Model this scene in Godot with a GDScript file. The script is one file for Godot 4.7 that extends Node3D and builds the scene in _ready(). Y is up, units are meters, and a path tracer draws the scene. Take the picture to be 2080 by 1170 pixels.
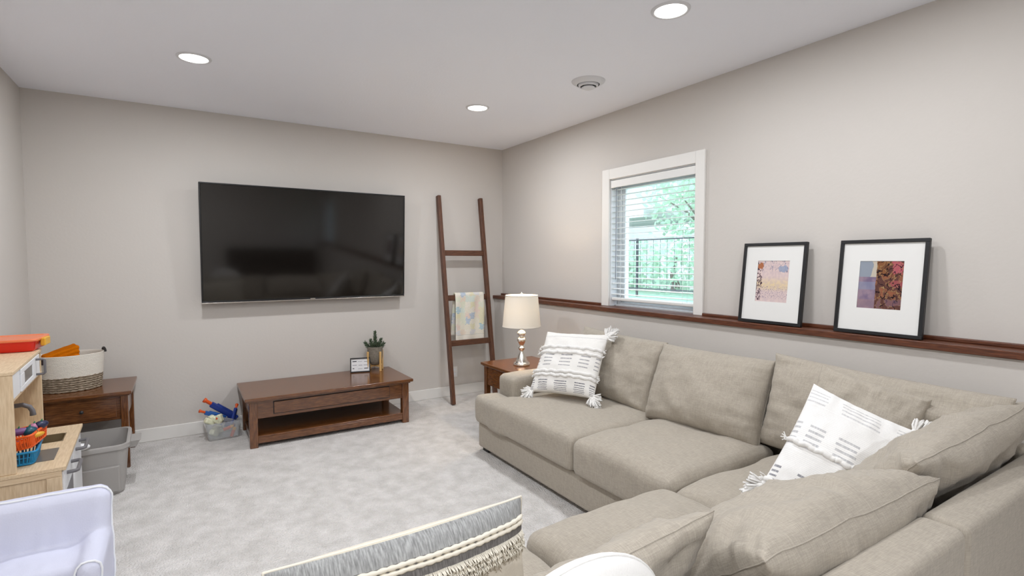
extends Node3D
# Basement family room: sectional sofa, wall television, play corner. Corner of back wall and right wall is the origin.

var M := {}
var taken := {}
var rng := RandomNumberGenerator.new()
var fn := FastNoiseLite.new()
var fn2 := FastNoiseLite.new()


# ---------------------------------------------------------------- mesh builder
class B:
	var v := PackedVector3Array()
	var n := PackedVector3Array()
	var t := PackedVector2Array()
	var i := PackedInt32Array()

	func add(p: Vector3, nn := Vector3.ZERO, uv := Vector2.ZERO) -> int:
		v.append(p)
		n.append(nn)
		t.append(uv)
		return v.size() - 1

	func tri(a: int, b: int, c: int) -> void:
		i.append(a)
		i.append(b)
		i.append(c)

	# four corners in order round the face, n0 the way it faces
	func quad(a: Vector3, b: Vector3, c: Vector3, d: Vector3, n0: Vector3, u0 := Vector2(0, 0), u1 := Vector2(1, 1)) -> void:
		var k := v.size()
		add(a, n0, Vector2(u0.x, u1.y))
		add(b, n0, Vector2(u1.x, u1.y))
		add(c, n0, Vector2(u1.x, u0.y))
		add(d, n0, Vector2(u0.x, u0.y))
		if (b - a).cross(c - a).dot(n0) > 0.0:
			tri(k, k + 2, k + 1)
			tri(k, k + 3, k + 2)
		else:
			tri(k, k + 1, k + 2)
			tri(k, k + 2, k + 3)

	func box(lo: Vector3, hi: Vector3, x := Transform3D()) -> void:
		var c := func(a, b, d): return x * Vector3(hi.x if a else lo.x, hi.y if b else lo.y, hi.z if d else lo.z)
		quad(c.call(0, 0, 1), c.call(1, 0, 1), c.call(1, 1, 1), c.call(0, 1, 1), (x.basis * Vector3(0, 0, 1)).normalized())
		quad(c.call(1, 0, 0), c.call(0, 0, 0), c.call(0, 1, 0), c.call(1, 1, 0), (x.basis * Vector3(0, 0, -1)).normalized())
		quad(c.call(0, 0, 0), c.call(0, 0, 1), c.call(0, 1, 1), c.call(0, 1, 0), (x.basis * Vector3(-1, 0, 0)).normalized())
		quad(c.call(1, 0, 1), c.call(1, 0, 0), c.call(1, 1, 0), c.call(1, 1, 1), (x.basis * Vector3(1, 0, 0)).normalized())
		quad(c.call(0, 1, 1), c.call(1, 1, 1), c.call(1, 1, 0), c.call(0, 1, 0), (x.basis * Vector3(0, 1, 0)).normalized())
		quad(c.call(0, 0, 0), c.call(1, 0, 0), c.call(1, 0, 1), c.call(0, 0, 1), (x.basis * Vector3(0, -1, 0)).normalized())

	# box with rounded edges
	func rbox(lo: Vector3, hi: Vector3, r := 0.004, segs := 1, x := Transform3D()) -> void:
		var c := (lo + hi) / 2.0
		var h := (hi - lo) / 2.0
		r = minf(r, minf(h.x, minf(h.y, h.z)) * 0.98)
		var list := []
		for k in segs + 1:
			list.append([-1.0, -PI / 4 + PI / 4 * k / segs])
		for k in segs + 1:
			list.append([1.0, PI / 4 * k / segs])
		var m := list.size()
		for ax in 3:
			for sg in [-1.0, 1.0]:
				var k0 := v.size()
				for ia in m:
					for ib in m:
						var d := Vector3.ZERO
						var core := Vector3.ZERO
						var a1 := (ax + 1) % 3
						var a2 := (ax + 2) % 3
						d[ax] = sg
						d[a1] = tan(list[ia][1])
						d[a2] = tan(list[ib][1])
						core[ax] = sg * (h[ax] - r)
						core[a1] = list[ia][0] * (h[a1] - r)
						core[a2] = list[ib][0] * (h[a2] - r)
						d = d.normalized()
						add(x * (c + core + d * r), (x.basis * d).normalized(), Vector2(float(ia) / (m - 1), float(ib) / (m - 1)))
				for ia in m - 1:
					for ib in m - 1:
						var q := k0 + ia * m + ib
						if sg > 0:
							tri(q, q + 1, q + m + 1)
							tri(q, q + m + 1, q + m)
						else:
							tri(q, q + m + 1, q + 1)
							tri(q, q + m, q + m + 1)

	# turns the triangles added since i0 outwards and gives smooth normals to the vertices since v0
	func fix(v0: int, i0: int) -> void:
		var vol := 0.0
		var mid := v[v0] if v.size() > v0 else Vector3.ZERO
		for k in range(i0, i.size(), 3):
			vol += (v[i[k]] - mid).dot((v[i[k + 1]] - mid).cross(v[i[k + 2]] - mid))
		if vol > 0.0:
			for k in range(i0, i.size(), 3):
				var s := i[k + 1]
				i[k + 1] = i[k + 2]
				i[k + 2] = s
		smooth(v0, i0)

	func smooth(v0: int, i0: int) -> void:
		for k in range(v0, v.size()):
			n[k] = Vector3.ZERO
		for k in range(i0, i.size(), 3):
			var a := i[k]
			var b := i[k + 1]
			var c := i[k + 2]
			var f := (v[c] - v[a]).cross(v[b] - v[a])
			n[a] += f
			n[b] += f
			n[c] += f
		for k in range(v0, v.size()):
			n[k] = n[k].normalized() if n[k].length_squared() > 1e-20 else Vector3.UP

	# profile of (radius, height); a point given twice makes a hard edge. sx, sz squash the circle.
	func lathe(pr: Array, segs := 24, x := Transform3D(), sx := 1.0, sz := 1.0, shut := true) -> void:
		var v0 := v.size()
		var i0 := i.size()
		for p in pr:
			for k in segs:
				var a := TAU * k / segs
				add(x * Vector3(cos(a) * p.x * sx, p.y, sin(a) * p.x * sz), Vector3.ZERO, Vector2(float(k) / segs, p.y))
		for j in pr.size() - 1:
			if pr[j].is_equal_approx(pr[j + 1]):
				continue
			for k in segs:
				var a := v0 + j * segs + k
				var b := v0 + j * segs + (k + 1) % segs
				tri(a, b, b + segs)
				tri(a, b + segs, a + segs)
		if shut:
			for e in [0, pr.size() - 1]:
				if pr[e].x > 1e-5:
					var c0 := add(x * Vector3(0, pr[e].y, 0))
					var first := v.size()
					for k in segs:
						add(v[v0 + e * segs + k])
					for k in segs:
						if e == 0:
							tri(first + (k + 1) % segs, first + k, c0)
						else:
							tri(first + k, first + (k + 1) % segs, c0)
		fix(v0, i0)

	func tube(path: Array, r, sides := 8, shut := false) -> void:
		var v0 := v.size()
		var i0 := i.size()
		var up := Vector3.UP
		var m := path.size()
		for k in m:
			var p: Vector3 = path[k]
			var d: Vector3 = (path[(k + 1) % m if shut else mini(k + 1, m - 1)] - path[(k + m - 1) % m if shut else maxi(k - 1, 0)]).normalized()
			if k == 0:
				up = Vector3.UP if absf(d.y) < 0.9 else Vector3.RIGHT
			var s := d.cross(up).normalized()
			up = s.cross(d).normalized()
			var rr: float = r if r is float else r[k]
			for q in sides:
				var a := TAU * q / sides
				add(p + (s * cos(a) + up * sin(a)) * rr, Vector3.ZERO, Vector2(float(q) / sides, float(k) / m))
		for k in (m if shut else m - 1):
			for q in sides:
				var a := v0 + k * sides + q
				var b := v0 + k * sides + (q + 1) % sides
				var a2 := v0 + ((k + 1) % m) * sides + q
				var b2 := v0 + ((k + 1) % m) * sides + (q + 1) % sides
				tri(a, b, b2)
				tri(a, b2, a2)
		if not shut:
			var c0 := add(path[0])
			var c1 := add(path[m - 1])
			for q in sides:
				tri(v0 + (q + 1) % sides, v0 + q, c0)
				tri(v0 + (m - 1) * sides + q, v0 + (m - 1) * sides + (q + 1) % sides, c1)
		fix(v0, i0)

	# closed loops of equal length joined one after another; hard[k] makes loop k a hard edge
	func loft(loops: Array, hard := [], cap0 := true, cap1 := true) -> void:
		var v0 := v.size()
		var i0 := i.size()
		var m: int = loops[0].size()
		var starts := []
		for j in loops.size():
			var two := 2 if hard.has(j) else 1
			var s := []
			for w in two:
				s.append(v.size())
				for p in loops[j]:
					add(p)
			starts.append(s)
		for j in loops.size() - 1:
			var a0: int = starts[j][-1]
			var b0: int = starts[j + 1][0]
			for k in m:
				var k2 := (k + 1) % m
				tri(a0 + k, a0 + k2, b0 + k2)
				tri(a0 + k, b0 + k2, b0 + k)
		for e in [0, 1]:
			if (e == 0 and not cap0) or (e == 1 and not cap1):
				continue
			var lp = loops[0] if e == 0 else loops[-1]
			var mid := Vector3.ZERO
			for p in lp:
				mid += p
			var f := v.size()
			for p in lp:
				add(p)
			var c0 := add(mid / m)
			for k in m:
				if e == 0:
					tri(f + (k + 1) % m, f + k, c0)
				else:
					tri(f + k, f + (k + 1) % m, c0)
		fix(v0, i0)

	# a sheet of thickness th over the surface f(s, w), s and w from 0 to 1
	func sheet(f: Callable, ns: int, nw: int, th: float) -> void:
		var v0 := v.size()
		var i0 := i.size()
		var e := 0.002
		for side in [1.0, -1.0]:
			for a in ns + 1:
				for b in nw + 1:
					var s := float(a) / ns
					var w := float(b) / nw
					var p: Vector3 = f.call(s, w)
					var ds: Vector3 = f.call(minf(s + e, 1.0), w) - f.call(maxf(s - e, 0.0), w)
					var dw: Vector3 = f.call(s, minf(w + e, 1.0)) - f.call(s, maxf(w - e, 0.0))
					add(p + ds.cross(dw).normalized() * th * 0.5 * side, Vector3.ZERO, Vector2(w, s))
		var m := nw + 1
		var o := (ns + 1) * m
		for a in ns:
			for b in nw:
				var q := v0 + a * m + b
				tri(q, q + 1, q + m + 1)
				tri(q, q + m + 1, q + m)
				tri(q + o, q + o + m + 1, q + o + 1)
				tri(q + o, q + o + m, q + o + m + 1)
		for a in ns:
			for b in [0, nw]:
				var q := v0 + a * m + int(b)
				if b == 0:
					tri(q, q + m, q + m + o)
					tri(q, q + m + o, q + o)
				else:
					tri(q, q + m + o, q + m)
					tri(q, q + o, q + m + o)
		for b in nw:
			for a in [0, ns]:
				var q := v0 + int(a) * m + b
				if a == 0:
					tri(q, q + o, q + o + 1)
					tri(q, q + o + 1, q + 1)
				else:
					tri(q, q + o + 1, q + o)
					tri(q, q + 1, q + o + 1)
		fix(v0, i0)

	# surface nets of a signed distance
	func nets(f: Callable, lo: Vector3, hi: Vector3, cell: float, x := Transform3D()) -> void:
		var v0 := v.size()
		var i0 := i.size()
		var nx := int(ceil((hi.x - lo.x) / cell)) + 1
		var ny := int(ceil((hi.y - lo.y) / cell)) + 1
		var nz := int(ceil((hi.z - lo.z) / cell)) + 1
		var g := PackedFloat32Array()
		g.resize(nx * ny * nz)
		var k := 0
		for a in nx:
			for b in ny:
				for c in nz:
					g[k] = f.call(lo + Vector3(a, b, c) * cell)
					k += 1
		var at := {}
		var sx := ny * nz
		var sy := nz
		for a in nx - 1:
			for b in ny - 1:
				for c in nz - 1:
					var o := a * sx + b * sy + c
					var g0 := g[o] < 0.0
					if g0 == (g[o + 1] < 0.0) and g0 == (g[o + sy] < 0.0) and g0 == (g[o + sy + 1] < 0.0) and g0 == (g[o + sx] < 0.0) and g0 == (g[o + sx + 1] < 0.0) and g0 == (g[o + sx + sy] < 0.0) and g0 == (g[o + sx + sy + 1] < 0.0):
						continue
					var sum := Vector3.ZERO
					var cnt := 0
					for e in 12:
						var d := e / 4
						var q := e % 4
						var p0 := Vector3.ZERO
						p0[(d + 1) % 3] = q & 1
						p0[(d + 2) % 3] = q >> 1
						var p1 := p0
						p1[d] = 1.0
						var ga := g[o + int(p0.x) * sx + int(p0.y) * sy + int(p0.z)]
						var gb := g[o + int(p1.x) * sx + int(p1.y) * sy + int(p1.z)]
						if (ga < 0.0) != (gb < 0.0):
							sum += p0 + (p1 - p0) * (ga / (ga - gb))
							cnt += 1
					at[o] = add(x * (lo + (Vector3(a, b, c) + sum / cnt) * cell))
		for a in range(1, nx - 1):
			for b in range(1, ny - 1):
				for c in range(1, nz - 1):
					var o := a * sx + b * sy + c
					var ins := g[o] < 0.0
					for d in 3:
						var st: int = [sx, sy, 1][d]
						if ins == (g[o + st] < 0.0):
							continue
						var s1: int = [sy, 1, sx][d]
						var s2: int = [1, sx, sy][d]
						if not (at.has(o) and at.has(o - s1) and at.has(o - s2) and at.has(o - s1 - s2)):
							continue
						var q0: int = at[o]
						var q1: int = at[o - s1]
						var q2: int = at[o - s1 - s2]
						var q3: int = at[o - s2]
						if ins:
							tri(q0, q1, q2)
							tri(q0, q2, q3)
						else:
							tri(q0, q2, q1)
							tri(q0, q3, q2)
		fix(v0, i0)

	func mesh() -> ArrayMesh:
		var a := []
		a.resize(Mesh.ARRAY_MAX)
		a[Mesh.ARRAY_VERTEX] = v
		a[Mesh.ARRAY_NORMAL] = n
		a[Mesh.ARRAY_TEX_UV] = t
		a[Mesh.ARRAY_INDEX] = i
		var m := ArrayMesh.new()
		m.add_surface_from_arrays(Mesh.PRIMITIVE_TRIANGLES, a)
		return m


# ---------------------------------------------------------------- scene helpers
func numbered(called: String) -> String:
	if not taken.has(called):
		taken[called] = 0
		return called
	taken[called] += 1
	return "%s_%03d" % [called, taken[called]]


func tag(o: Node3D, label: String, category: String, group := "", kind := "") -> void:
	o.set_meta("label", label)
	o.set_meta("category", category)
	if group:
		o.set_meta("group", group)
	if kind:
		o.set_meta("kind", kind)


func thing(called: String, label: String, category: String, at := Vector3.ZERO, turn := 0.0, group := "") -> Node3D:
	var o := Node3D.new()
	o.name = numbered(called)
	add_child(o)
	o.position = at
	o.rotation.y = turn
	tag(o, label, category, group)
	return o


func obj(called: String, b, m: Material, parent: Node = null) -> MeshInstance3D:
	var o := MeshInstance3D.new()
	o.mesh = b.mesh() if b is B else b
	o.material_override = m
	o.cast_shadow = GeometryInstance3D.SHADOW_CASTING_SETTING_ON
	if parent == null:
		o.name = numbered(called)
		add_child(o)
	else:
		o.name = called
		parent.add_child(o, true)
	return o


func struct(called: String, b: B, m: Material, label: String, category: String, parent: Node = null) -> MeshInstance3D:
	var o := obj(called, b, m, parent)
	if parent == null:
		tag(o, label, category, "", "structure")
	return o


func xf(at: Vector3, yaw := 0.0, lean := 0.0, roll := 0.0) -> Transform3D:
	return Transform3D(Basis(Vector3.UP, deg_to_rad(yaw)) * Basis(Vector3.RIGHT, deg_to_rad(lean)) * Basis(Vector3.BACK, deg_to_rad(roll)), at)


func rrect(w: float, d: float, r: float, y: float, c := Vector2.ZERO, per := 5) -> Array:
	var out := []
	for q in 4:
		var sx: float = [1, -1, -1, 1][q]
		var sz: float = [1, 1, -1, -1][q]
		for k in per + 1:
			var a := PI / 2 * (q + float(k) / per)
			out.append(Vector3(c.x + sx * (w / 2 - r) + cos(a) * r, y, c.y + sz * (d / 2 - r) + sin(a) * r))
	return out


func moved(loop: Array, x: Transform3D) -> Array:
	return loop.map(func(p): return x * p)


# ---------------------------------------------------------------- materials
func mat(called: String, c: Color, rough := 0.8, spec := 0.5) -> StandardMaterial3D:
	var m := StandardMaterial3D.new()
	m.resource_name = called
	m.albedo_color = c
	m.roughness = rough
	m.metallic_specular = spec
	M[called] = m
	return m


func noise_tex(freq: float, octaves: int, size: int, lo: Color, hi: Color, sd: int, kind := FastNoiseLite.TYPE_SIMPLEX_SMOOTH, gain := 0.5) -> NoiseTexture2D:
	var f := FastNoiseLite.new()
	f.noise_type = kind
	f.seed = sd
	f.frequency = freq
	f.fractal_octaves = octaves
	f.fractal_gain = gain
	var t := NoiseTexture2D.new()
	t.noise = f
	t.width = size
	t.height = size
	t.seamless = true
	t.generate_mipmaps = false
	var g := Gradient.new()
	g.set_color(0, lo)
	g.set_color(1, hi)
	t.color_ramp = g
	return t


func triplanar(m: StandardMaterial3D, s: Vector3, world := false) -> void:
	m.uv1_triplanar = true
	m.uv1_world_triplanar = world
	m.uv1_scale = s
	m.uv1_triplanar_sharpness = 4.0


func wood(called: String, lo: Color, hi: Color, along: int, rough: float, tex: Texture2D) -> StandardMaterial3D:
	var m := mat(called, Color.WHITE, rough)
	m.albedo_texture = tex
	var s := Vector3(9, 9, 9)
	s[along] = 0.9
	triplanar(m, s)
	return m


func image_tex(w: int, h: int, f: Callable) -> ImageTexture:
	var im := Image.create(w, h, false, Image.FORMAT_RGB8)
	for y in h:
		for x in w:
			im.set_pixel(x, y, f.call(float(x) / w, float(y) / h))
	return ImageTexture.create_from_image(im)


func linen_tex(base: Color, amount: float, size := 384) -> ImageTexture:
	# threads that run both ways, some thicker, with faint slubs; wraps round
	var a := FastNoiseLite.new()
	a.seed = 5
	a.frequency = 1.0
	a.noise_type = FastNoiseLite.TYPE_SIMPLEX_SMOOTH
	var im := Image.create(size, size, false, Image.FORMAT_RGB8)
	var R := 16.0
	for y in size:
		for x in size:
			var ax := TAU * x / size
			var ay := TAU * y / size
			var h1 := a.get_noise_3d(cos(ax) * 1.3, sin(ax) * 1.3 + 40.0, y * 0.43 + R * 0.0)
			var h2 := a.get_noise_3d(cos(ay) * 1.3, sin(ay) * 1.3 + 90.0, x * 0.43)
			var w := 0.08 * (1.0 if (x + y) % 2 == 0 else -1.0)
			var k := 1.0 + amount * (h1 + h2 + w)
			im.set_pixel(x, y, Color(base.r * k, base.g * k, base.b * k))
	return ImageTexture.create_from_image(im)


func make_materials() -> void:
	var m := mat("wall_paint", Color(0.80, 0.777, 0.752), 0.9, 0.25)
	m.heightmap_enabled = true
	m.heightmap_texture = noise_tex(0.06, 3, 256, Color.BLACK, Color.WHITE, 3)
	m.heightmap_scale = 0.03
	triplanar(m, Vector3(2.2, 2.2, 2.2), true)
	m = mat("ceiling_paint", Color(0.955, 0.96, 0.985), 0.95, 0.2)
	m.heightmap_enabled = true
	m.heightmap_texture = noise_tex(0.09, 3, 256, Color.BLACK, Color.WHITE, 8)
	m.heightmap_scale = 0.06
	triplanar(m, Vector3(2, 2, 2), true)
	m = mat("trim_paint", Color(0.90, 0.888, 0.868), 0.45)
	mat("vinyl_white", Color(0.90, 0.91, 0.92), 0.4)
	m = mat("carpet", Color.WHITE, 1.0, 0.1)
	m.albedo_texture = noise_tex(0.009, 7, 1024, Color(0.765, 0.748, 0.73), Color(0.88, 0.863, 0.85), 21, FastNoiseLite.TYPE_SIMPLEX_SMOOTH, 0.62)
	m.heightmap_enabled = true
	m.heightmap_texture = noise_tex(0.12, 3, 1024, Color.BLACK, Color.WHITE, 33)
	m.heightmap_scale = 0.7
	triplanar(m, Vector3(0.62, 0.62, 0.62), true)
	var dark := noise_tex(0.02, 5, 512, Color(0.28, 0.155, 0.07), Color(0.55, 0.345, 0.185), 44, FastNoiseLite.TYPE_SIMPLEX_SMOOTH, 0.6)
	for k in 3:
		wood("cherry_" + "xyz"[k], Color.BLACK, Color.WHITE, k, 0.17, dark).metallic_specular = 0.68
	var lad := noise_tex(0.02, 5, 512, Color(0.26, 0.155, 0.105), Color(0.47, 0.305, 0.215), 47, FastNoiseLite.TYPE_SIMPLEX_SMOOTH, 0.6)
	wood("walnut_x", Color.BLACK, Color.WHITE, 0, 0.5, lad)
	wood("walnut_y", Color.BLACK, Color.WHITE, 1, 0.5, lad)
	var led := noise_tex(0.02, 5, 512, Color(0.25, 0.125, 0.07), Color(0.47, 0.27, 0.17), 51, FastNoiseLite.TYPE_SIMPLEX_SMOOTH, 0.6)
	wood("ledge_z", Color.BLACK, Color.WHITE, 2, 0.35, led)
	var bir := noise_tex(0.02, 5, 512, Color(0.80, 0.69, 0.55), Color(0.90, 0.81, 0.68), 55)
	wood("birch_x", Color.BLACK, Color.WHITE, 0, 0.45, bir)
	wood("birch_y", Color.BLACK, Color.WHITE, 1, 0.45, bir)
	wood("birch_z", Color.BLACK, Color.WHITE, 2, 0.45, bir)
	mat("play_white", Color(0.90, 0.90, 0.905), 0.35)
	mat("grey_plastic", Color(0.43, 0.42, 0.43), 0.4)
	mat("hob_grey", Color(0.42, 0.39, 0.36), 0.3)
	mat("sink_grey", Color(0.50, 0.43, 0.32), 0.4)
	m = mat("linen", Color.WHITE, 0.95, 0.2)
	m.albedo_texture = linen_tex(Color(0.665, 0.63, 0.578), 0.10)
	m.heightmap_enabled = true
	m.heightmap_texture = noise_tex(0.2, 2, 256, Color.BLACK, Color.WHITE, 61)
	m.heightmap_scale = 0.05
	m.rim_enabled = true
	m.rim = 0.3
	m.rim_tint = 0.5
	triplanar(m, Vector3(2.6, 2.6, 2.6))
	m = mat("slipcover", Color(0.83, 0.835, 0.90), 0.95, 0.2)
	m.heightmap_enabled = true
	m.heightmap_texture = noise_tex(0.1, 2, 256, Color.BLACK, Color.WHITE, 62)
	m.heightmap_scale = 0.03
	triplanar(m, Vector3(5, 5, 5))
	mat("piping_white", Color(0.93, 0.935, 0.95), 0.9, 0.2)
	m = mat("cream_cloth", Color.WHITE, 0.95, 0.2)
	m.albedo_texture = linen_tex(Color(0.86, 0.825, 0.765), 0.035, 256)
	triplanar(m, Vector3(5, 5, 5))
	m = mat("cotton_white", Color(0.91, 0.90, 0.885), 0.95, 0.2)
	m.heightmap_enabled = true
	m.heightmap_texture = noise_tex(0.15, 2, 256, Color.BLACK, Color.WHITE, 63)
	m.heightmap_scale = 0.06
	triplanar(m, Vector3(6, 6, 6))
	mat("fringe", Color(0.90, 0.87, 0.81), 1.0, 0.1)
	mat("black_frame", Color(0.035, 0.035, 0.05), 0.4)
	mat("mat_board", Color(0.88, 0.875, 0.862), 0.9, 0.2)
	m = mat("glass", Color(1, 1, 1, 0.04), 0.0, 0.5)
	m.transparency = BaseMaterial3D.TRANSPARENCY_ALPHA
	mat("tv_black", Color(0.06, 0.055, 0.06), 0.35)
	mat("tv_screen", Color(0.075, 0.06, 0.05), 0.08, 0.6)
	m = mat("silver_metal", Color(0.80, 0.78, 0.76), 0.25)
	m.metallic = 1.0
	m = mat("mercury_glass", Color(0.92, 0.905, 0.88), 0.18)
	m.metallic = 1.0
	m = mat("shade_cloth", Color(0.93, 0.905, 0.86), 0.95, 0.1)
	m.backlight_enabled = true
	m.backlight = Color(0.47, 0.46, 0.44)
	mat("steel_dark", Color(0.16, 0.16, 0.17), 0.5)
	mat("vent_white", Color(0.86, 0.86, 0.87), 0.5)
	mat("vent_dark", Color(0.10, 0.10, 0.11), 0.8)
	m = mat("bulb", Color(1, 1, 1), 0.5)
	m.emission_enabled = true
	m.emission = Color(1.0, 0.86, 0.64)
	m.emission_energy_multiplier = 6.0
	m = mat("led", Color(1, 1, 1), 0.5)
	m.emission_enabled = true
	m.emission = Color(1.0, 0.985, 0.96)
	m.emission_energy_multiplier = 4.0
	mat("tote_grey", Color(0.645, 0.63, 0.615), 0.45)
	m = mat("clear_plastic", Color(0.90, 0.92, 0.93, 0.22), 0.12, 0.5)
	m.transparency = BaseMaterial3D.TRANSPARENCY_ALPHA
	mat("leather", Color(0.16, 0.07, 0.06), 0.6)
	mat("leather_dark", Color(0.10, 0.08, 0.08), 0.6)
	m = mat("rope_white", Color(0.87, 0.845, 0.80), 0.95, 0.2)
	m.heightmap_enabled = true
	m.heightmap_texture = noise_tex(0.1, 2, 256, Color.BLACK, Color.WHITE, 65)
	m.heightmap_scale = 0.1
	triplanar(m, Vector3(5, 5, 5))
	m = mat("seagrass", Color.WHITE, 0.95, 0.2)
	m.albedo_texture = noise_tex(0.03, 4, 256, Color(0.36, 0.31, 0.25), Color(0.80, 0.74, 0.66), 66)
	triplanar(m, Vector3(4, 16, 4))
	m = mat("mustard", Color(0.78, 0.42, 0.05), 1.0, 0.1)
	m.heightmap_enabled = true
	m.heightmap_texture = noise_tex(0.12, 2, 256, Color.BLACK, Color.WHITE, 67)
	m.heightmap_scale = 0.15
	triplanar(m, Vector3(6, 6, 6))
	m = mat("red_plastic", Color(0.84, 0.13, 0.03), 0.25)
	m = mat("orange_lid", Color(0.93, 0.50, 0.32), 0.3)
	mat("blue_plastic", Color(0.08, 0.52, 0.72), 0.35)
	mat("orange_plastic", Color(0.93, 0.38, 0.12), 0.35)
	mat("toy_blue", Color(0.05, 0.18, 0.50), 0.4)
	mat("toy_sky", Color(0.10, 0.33, 0.62), 0.4)
	mat("toy_orange", Color(0.85, 0.33, 0.08), 0.4)
	mat("toy_lime", Color(0.88, 0.88, 0.76), 0.5)
	mat("toy_grey", Color(0.55, 0.56, 0.60), 0.4)
	mat("toy_green", Color(0.10, 0.52, 0.34), 0.4)
	mat("toy_purple", Color(0.46, 0.30, 0.50), 0.4)
	mat("toy_teal", Color(0.05, 0.29, 0.36), 0.4)
	mat("toy_navy", Color(0.13, 0.15, 0.28), 0.4)
	mat("toy_yellow", Color(0.88, 0.66, 0.18), 0.4)
	mat("toy_pink", Color(0.72, 0.46, 0.58), 0.4)
	m = mat("concrete", Color(0.54, 0.51, 0.46), 0.9)
	m.albedo_texture = noise_tex(0.05, 4, 128, Color(0.8, 0.8, 0.8), Color(1, 1, 1), 71)
	triplanar(m, Vector3(6, 6, 6))
	mat("pale_wood", Color(0.85, 0.69, 0.45), 0.5)
	mat("leaf_grey", Color(0.30, 0.36, 0.27), 0.8)
	mat("sign_paper", Color(0.90, 0.90, 0.905), 0.6)
	mat("sign_ink", Color(0.17, 0.17, 0.20), 0.7)
	mat("sign_ink_pale", Color(0.62, 0.62, 0.65), 0.7)
	mat("blind_white", Color(0.90, 0.895, 0.88), 0.5)
	mat("outlet_white", Color(0.90, 0.89, 0.87), 0.4)
	# outdoors
	m = mat("lawn", Color.WHITE, 1.0, 0.1)
	m.albedo_texture = noise_tex(0.02, 5, 512, Color(0.42, 0.52, 0.45), Color(0.58, 0.68, 0.58), 81)
	triplanar(m, Vector3(0.6, 0.6, 0.6), true)
	m = mat("foliage", Color(0.58, 0.69, 0.60), 0.8)
	m.backlight_enabled = true
	m.backlight = Color(0.78, 0.86, 0.76)
	mat("bark", Color(0.42, 0.38, 0.34), 1.0)
	mat("siding", Color(0.80, 0.78, 0.79), 0.8)
	mat("siding_blue", Color(0.55, 0.62, 0.70), 0.8)
	mat("fence_black", Color(0.15, 0.17, 0.19), 0.5)
	mat("path_pale", Color(0.75, 0.72, 0.70), 0.9)


func _ready() -> void:
	rng.seed = 11
	fn.seed = 7
	fn.frequency = 1.0
	fn2.seed = 19
	fn2.frequency = 1.0
	fn2.noise_type = FastNoiseLite.TYPE_SIMPLEX
	fn2.fractal_type = FastNoiseLite.FRACTAL_RIDGED
	fn2.fractal_octaves = 2
	# camera
	var cam := Camera3D.new()
	cam.name = "camera"
	add_child(cam)
	cam.position = Vector3(-3.09623, 1.4546, 5.1136)
	cam.rotation = Vector3(-0.05102, -0.56269, -0.00104)
	cam.fov = 57.449
	cam.near = 0.05
	cam.far = 200.0
	cam.current = true
	# sky and exposure
	var we := WorldEnvironment.new()
	we.name = "world_environment"
	var env := Environment.new()
	var sky := Sky.new()
	var sm := ProceduralSkyMaterial.new()
	sm.sky_top_color = Color(0.80, 0.88, 0.96)
	sm.sky_horizon_color = Color(0.93, 0.97, 1.0)
	sm.ground_bottom_color = Color(0.5, 0.55, 0.5)
	sm.ground_horizon_color = Color(0.8, 0.85, 0.85)
	sm.sky_energy_multiplier = 2.1
	sm.ground_energy_multiplier = 1.2
	sky.sky_material = sm
	env.background_mode = Environment.BG_SKY
	env.sky = sky
	env.tonemap_mode = Environment.TONE_MAPPER_LINEAR
	env.tonemap_exposure = 1.04
	env.sdfgi_enabled = true
	env.ssao_enabled = true
	env.ssil_enabled = true
	we.environment = env
	add_child(we)
	var can_energy := 2.0
	var lamp_energy := 0.20
	make_materials()
	build_shell()
	build_ceiling(can_energy)
	build_window("window_1", "white framed window with lowered blinds above the wooden ledge", 0.0)
	build_window("window_2", "white framed window without blinds far behind the camera, mirrored in the television", 6.2)
	build_outdoors()
	build_sofa()
	build_tables()
	build_tv()
	build_ladder()
	build_lamp(lamp_energy)
	build_art()
	build_pillows()
	build_play_kitchen()
	build_kids_chair()
	build_storage()
	build_decor()


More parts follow.
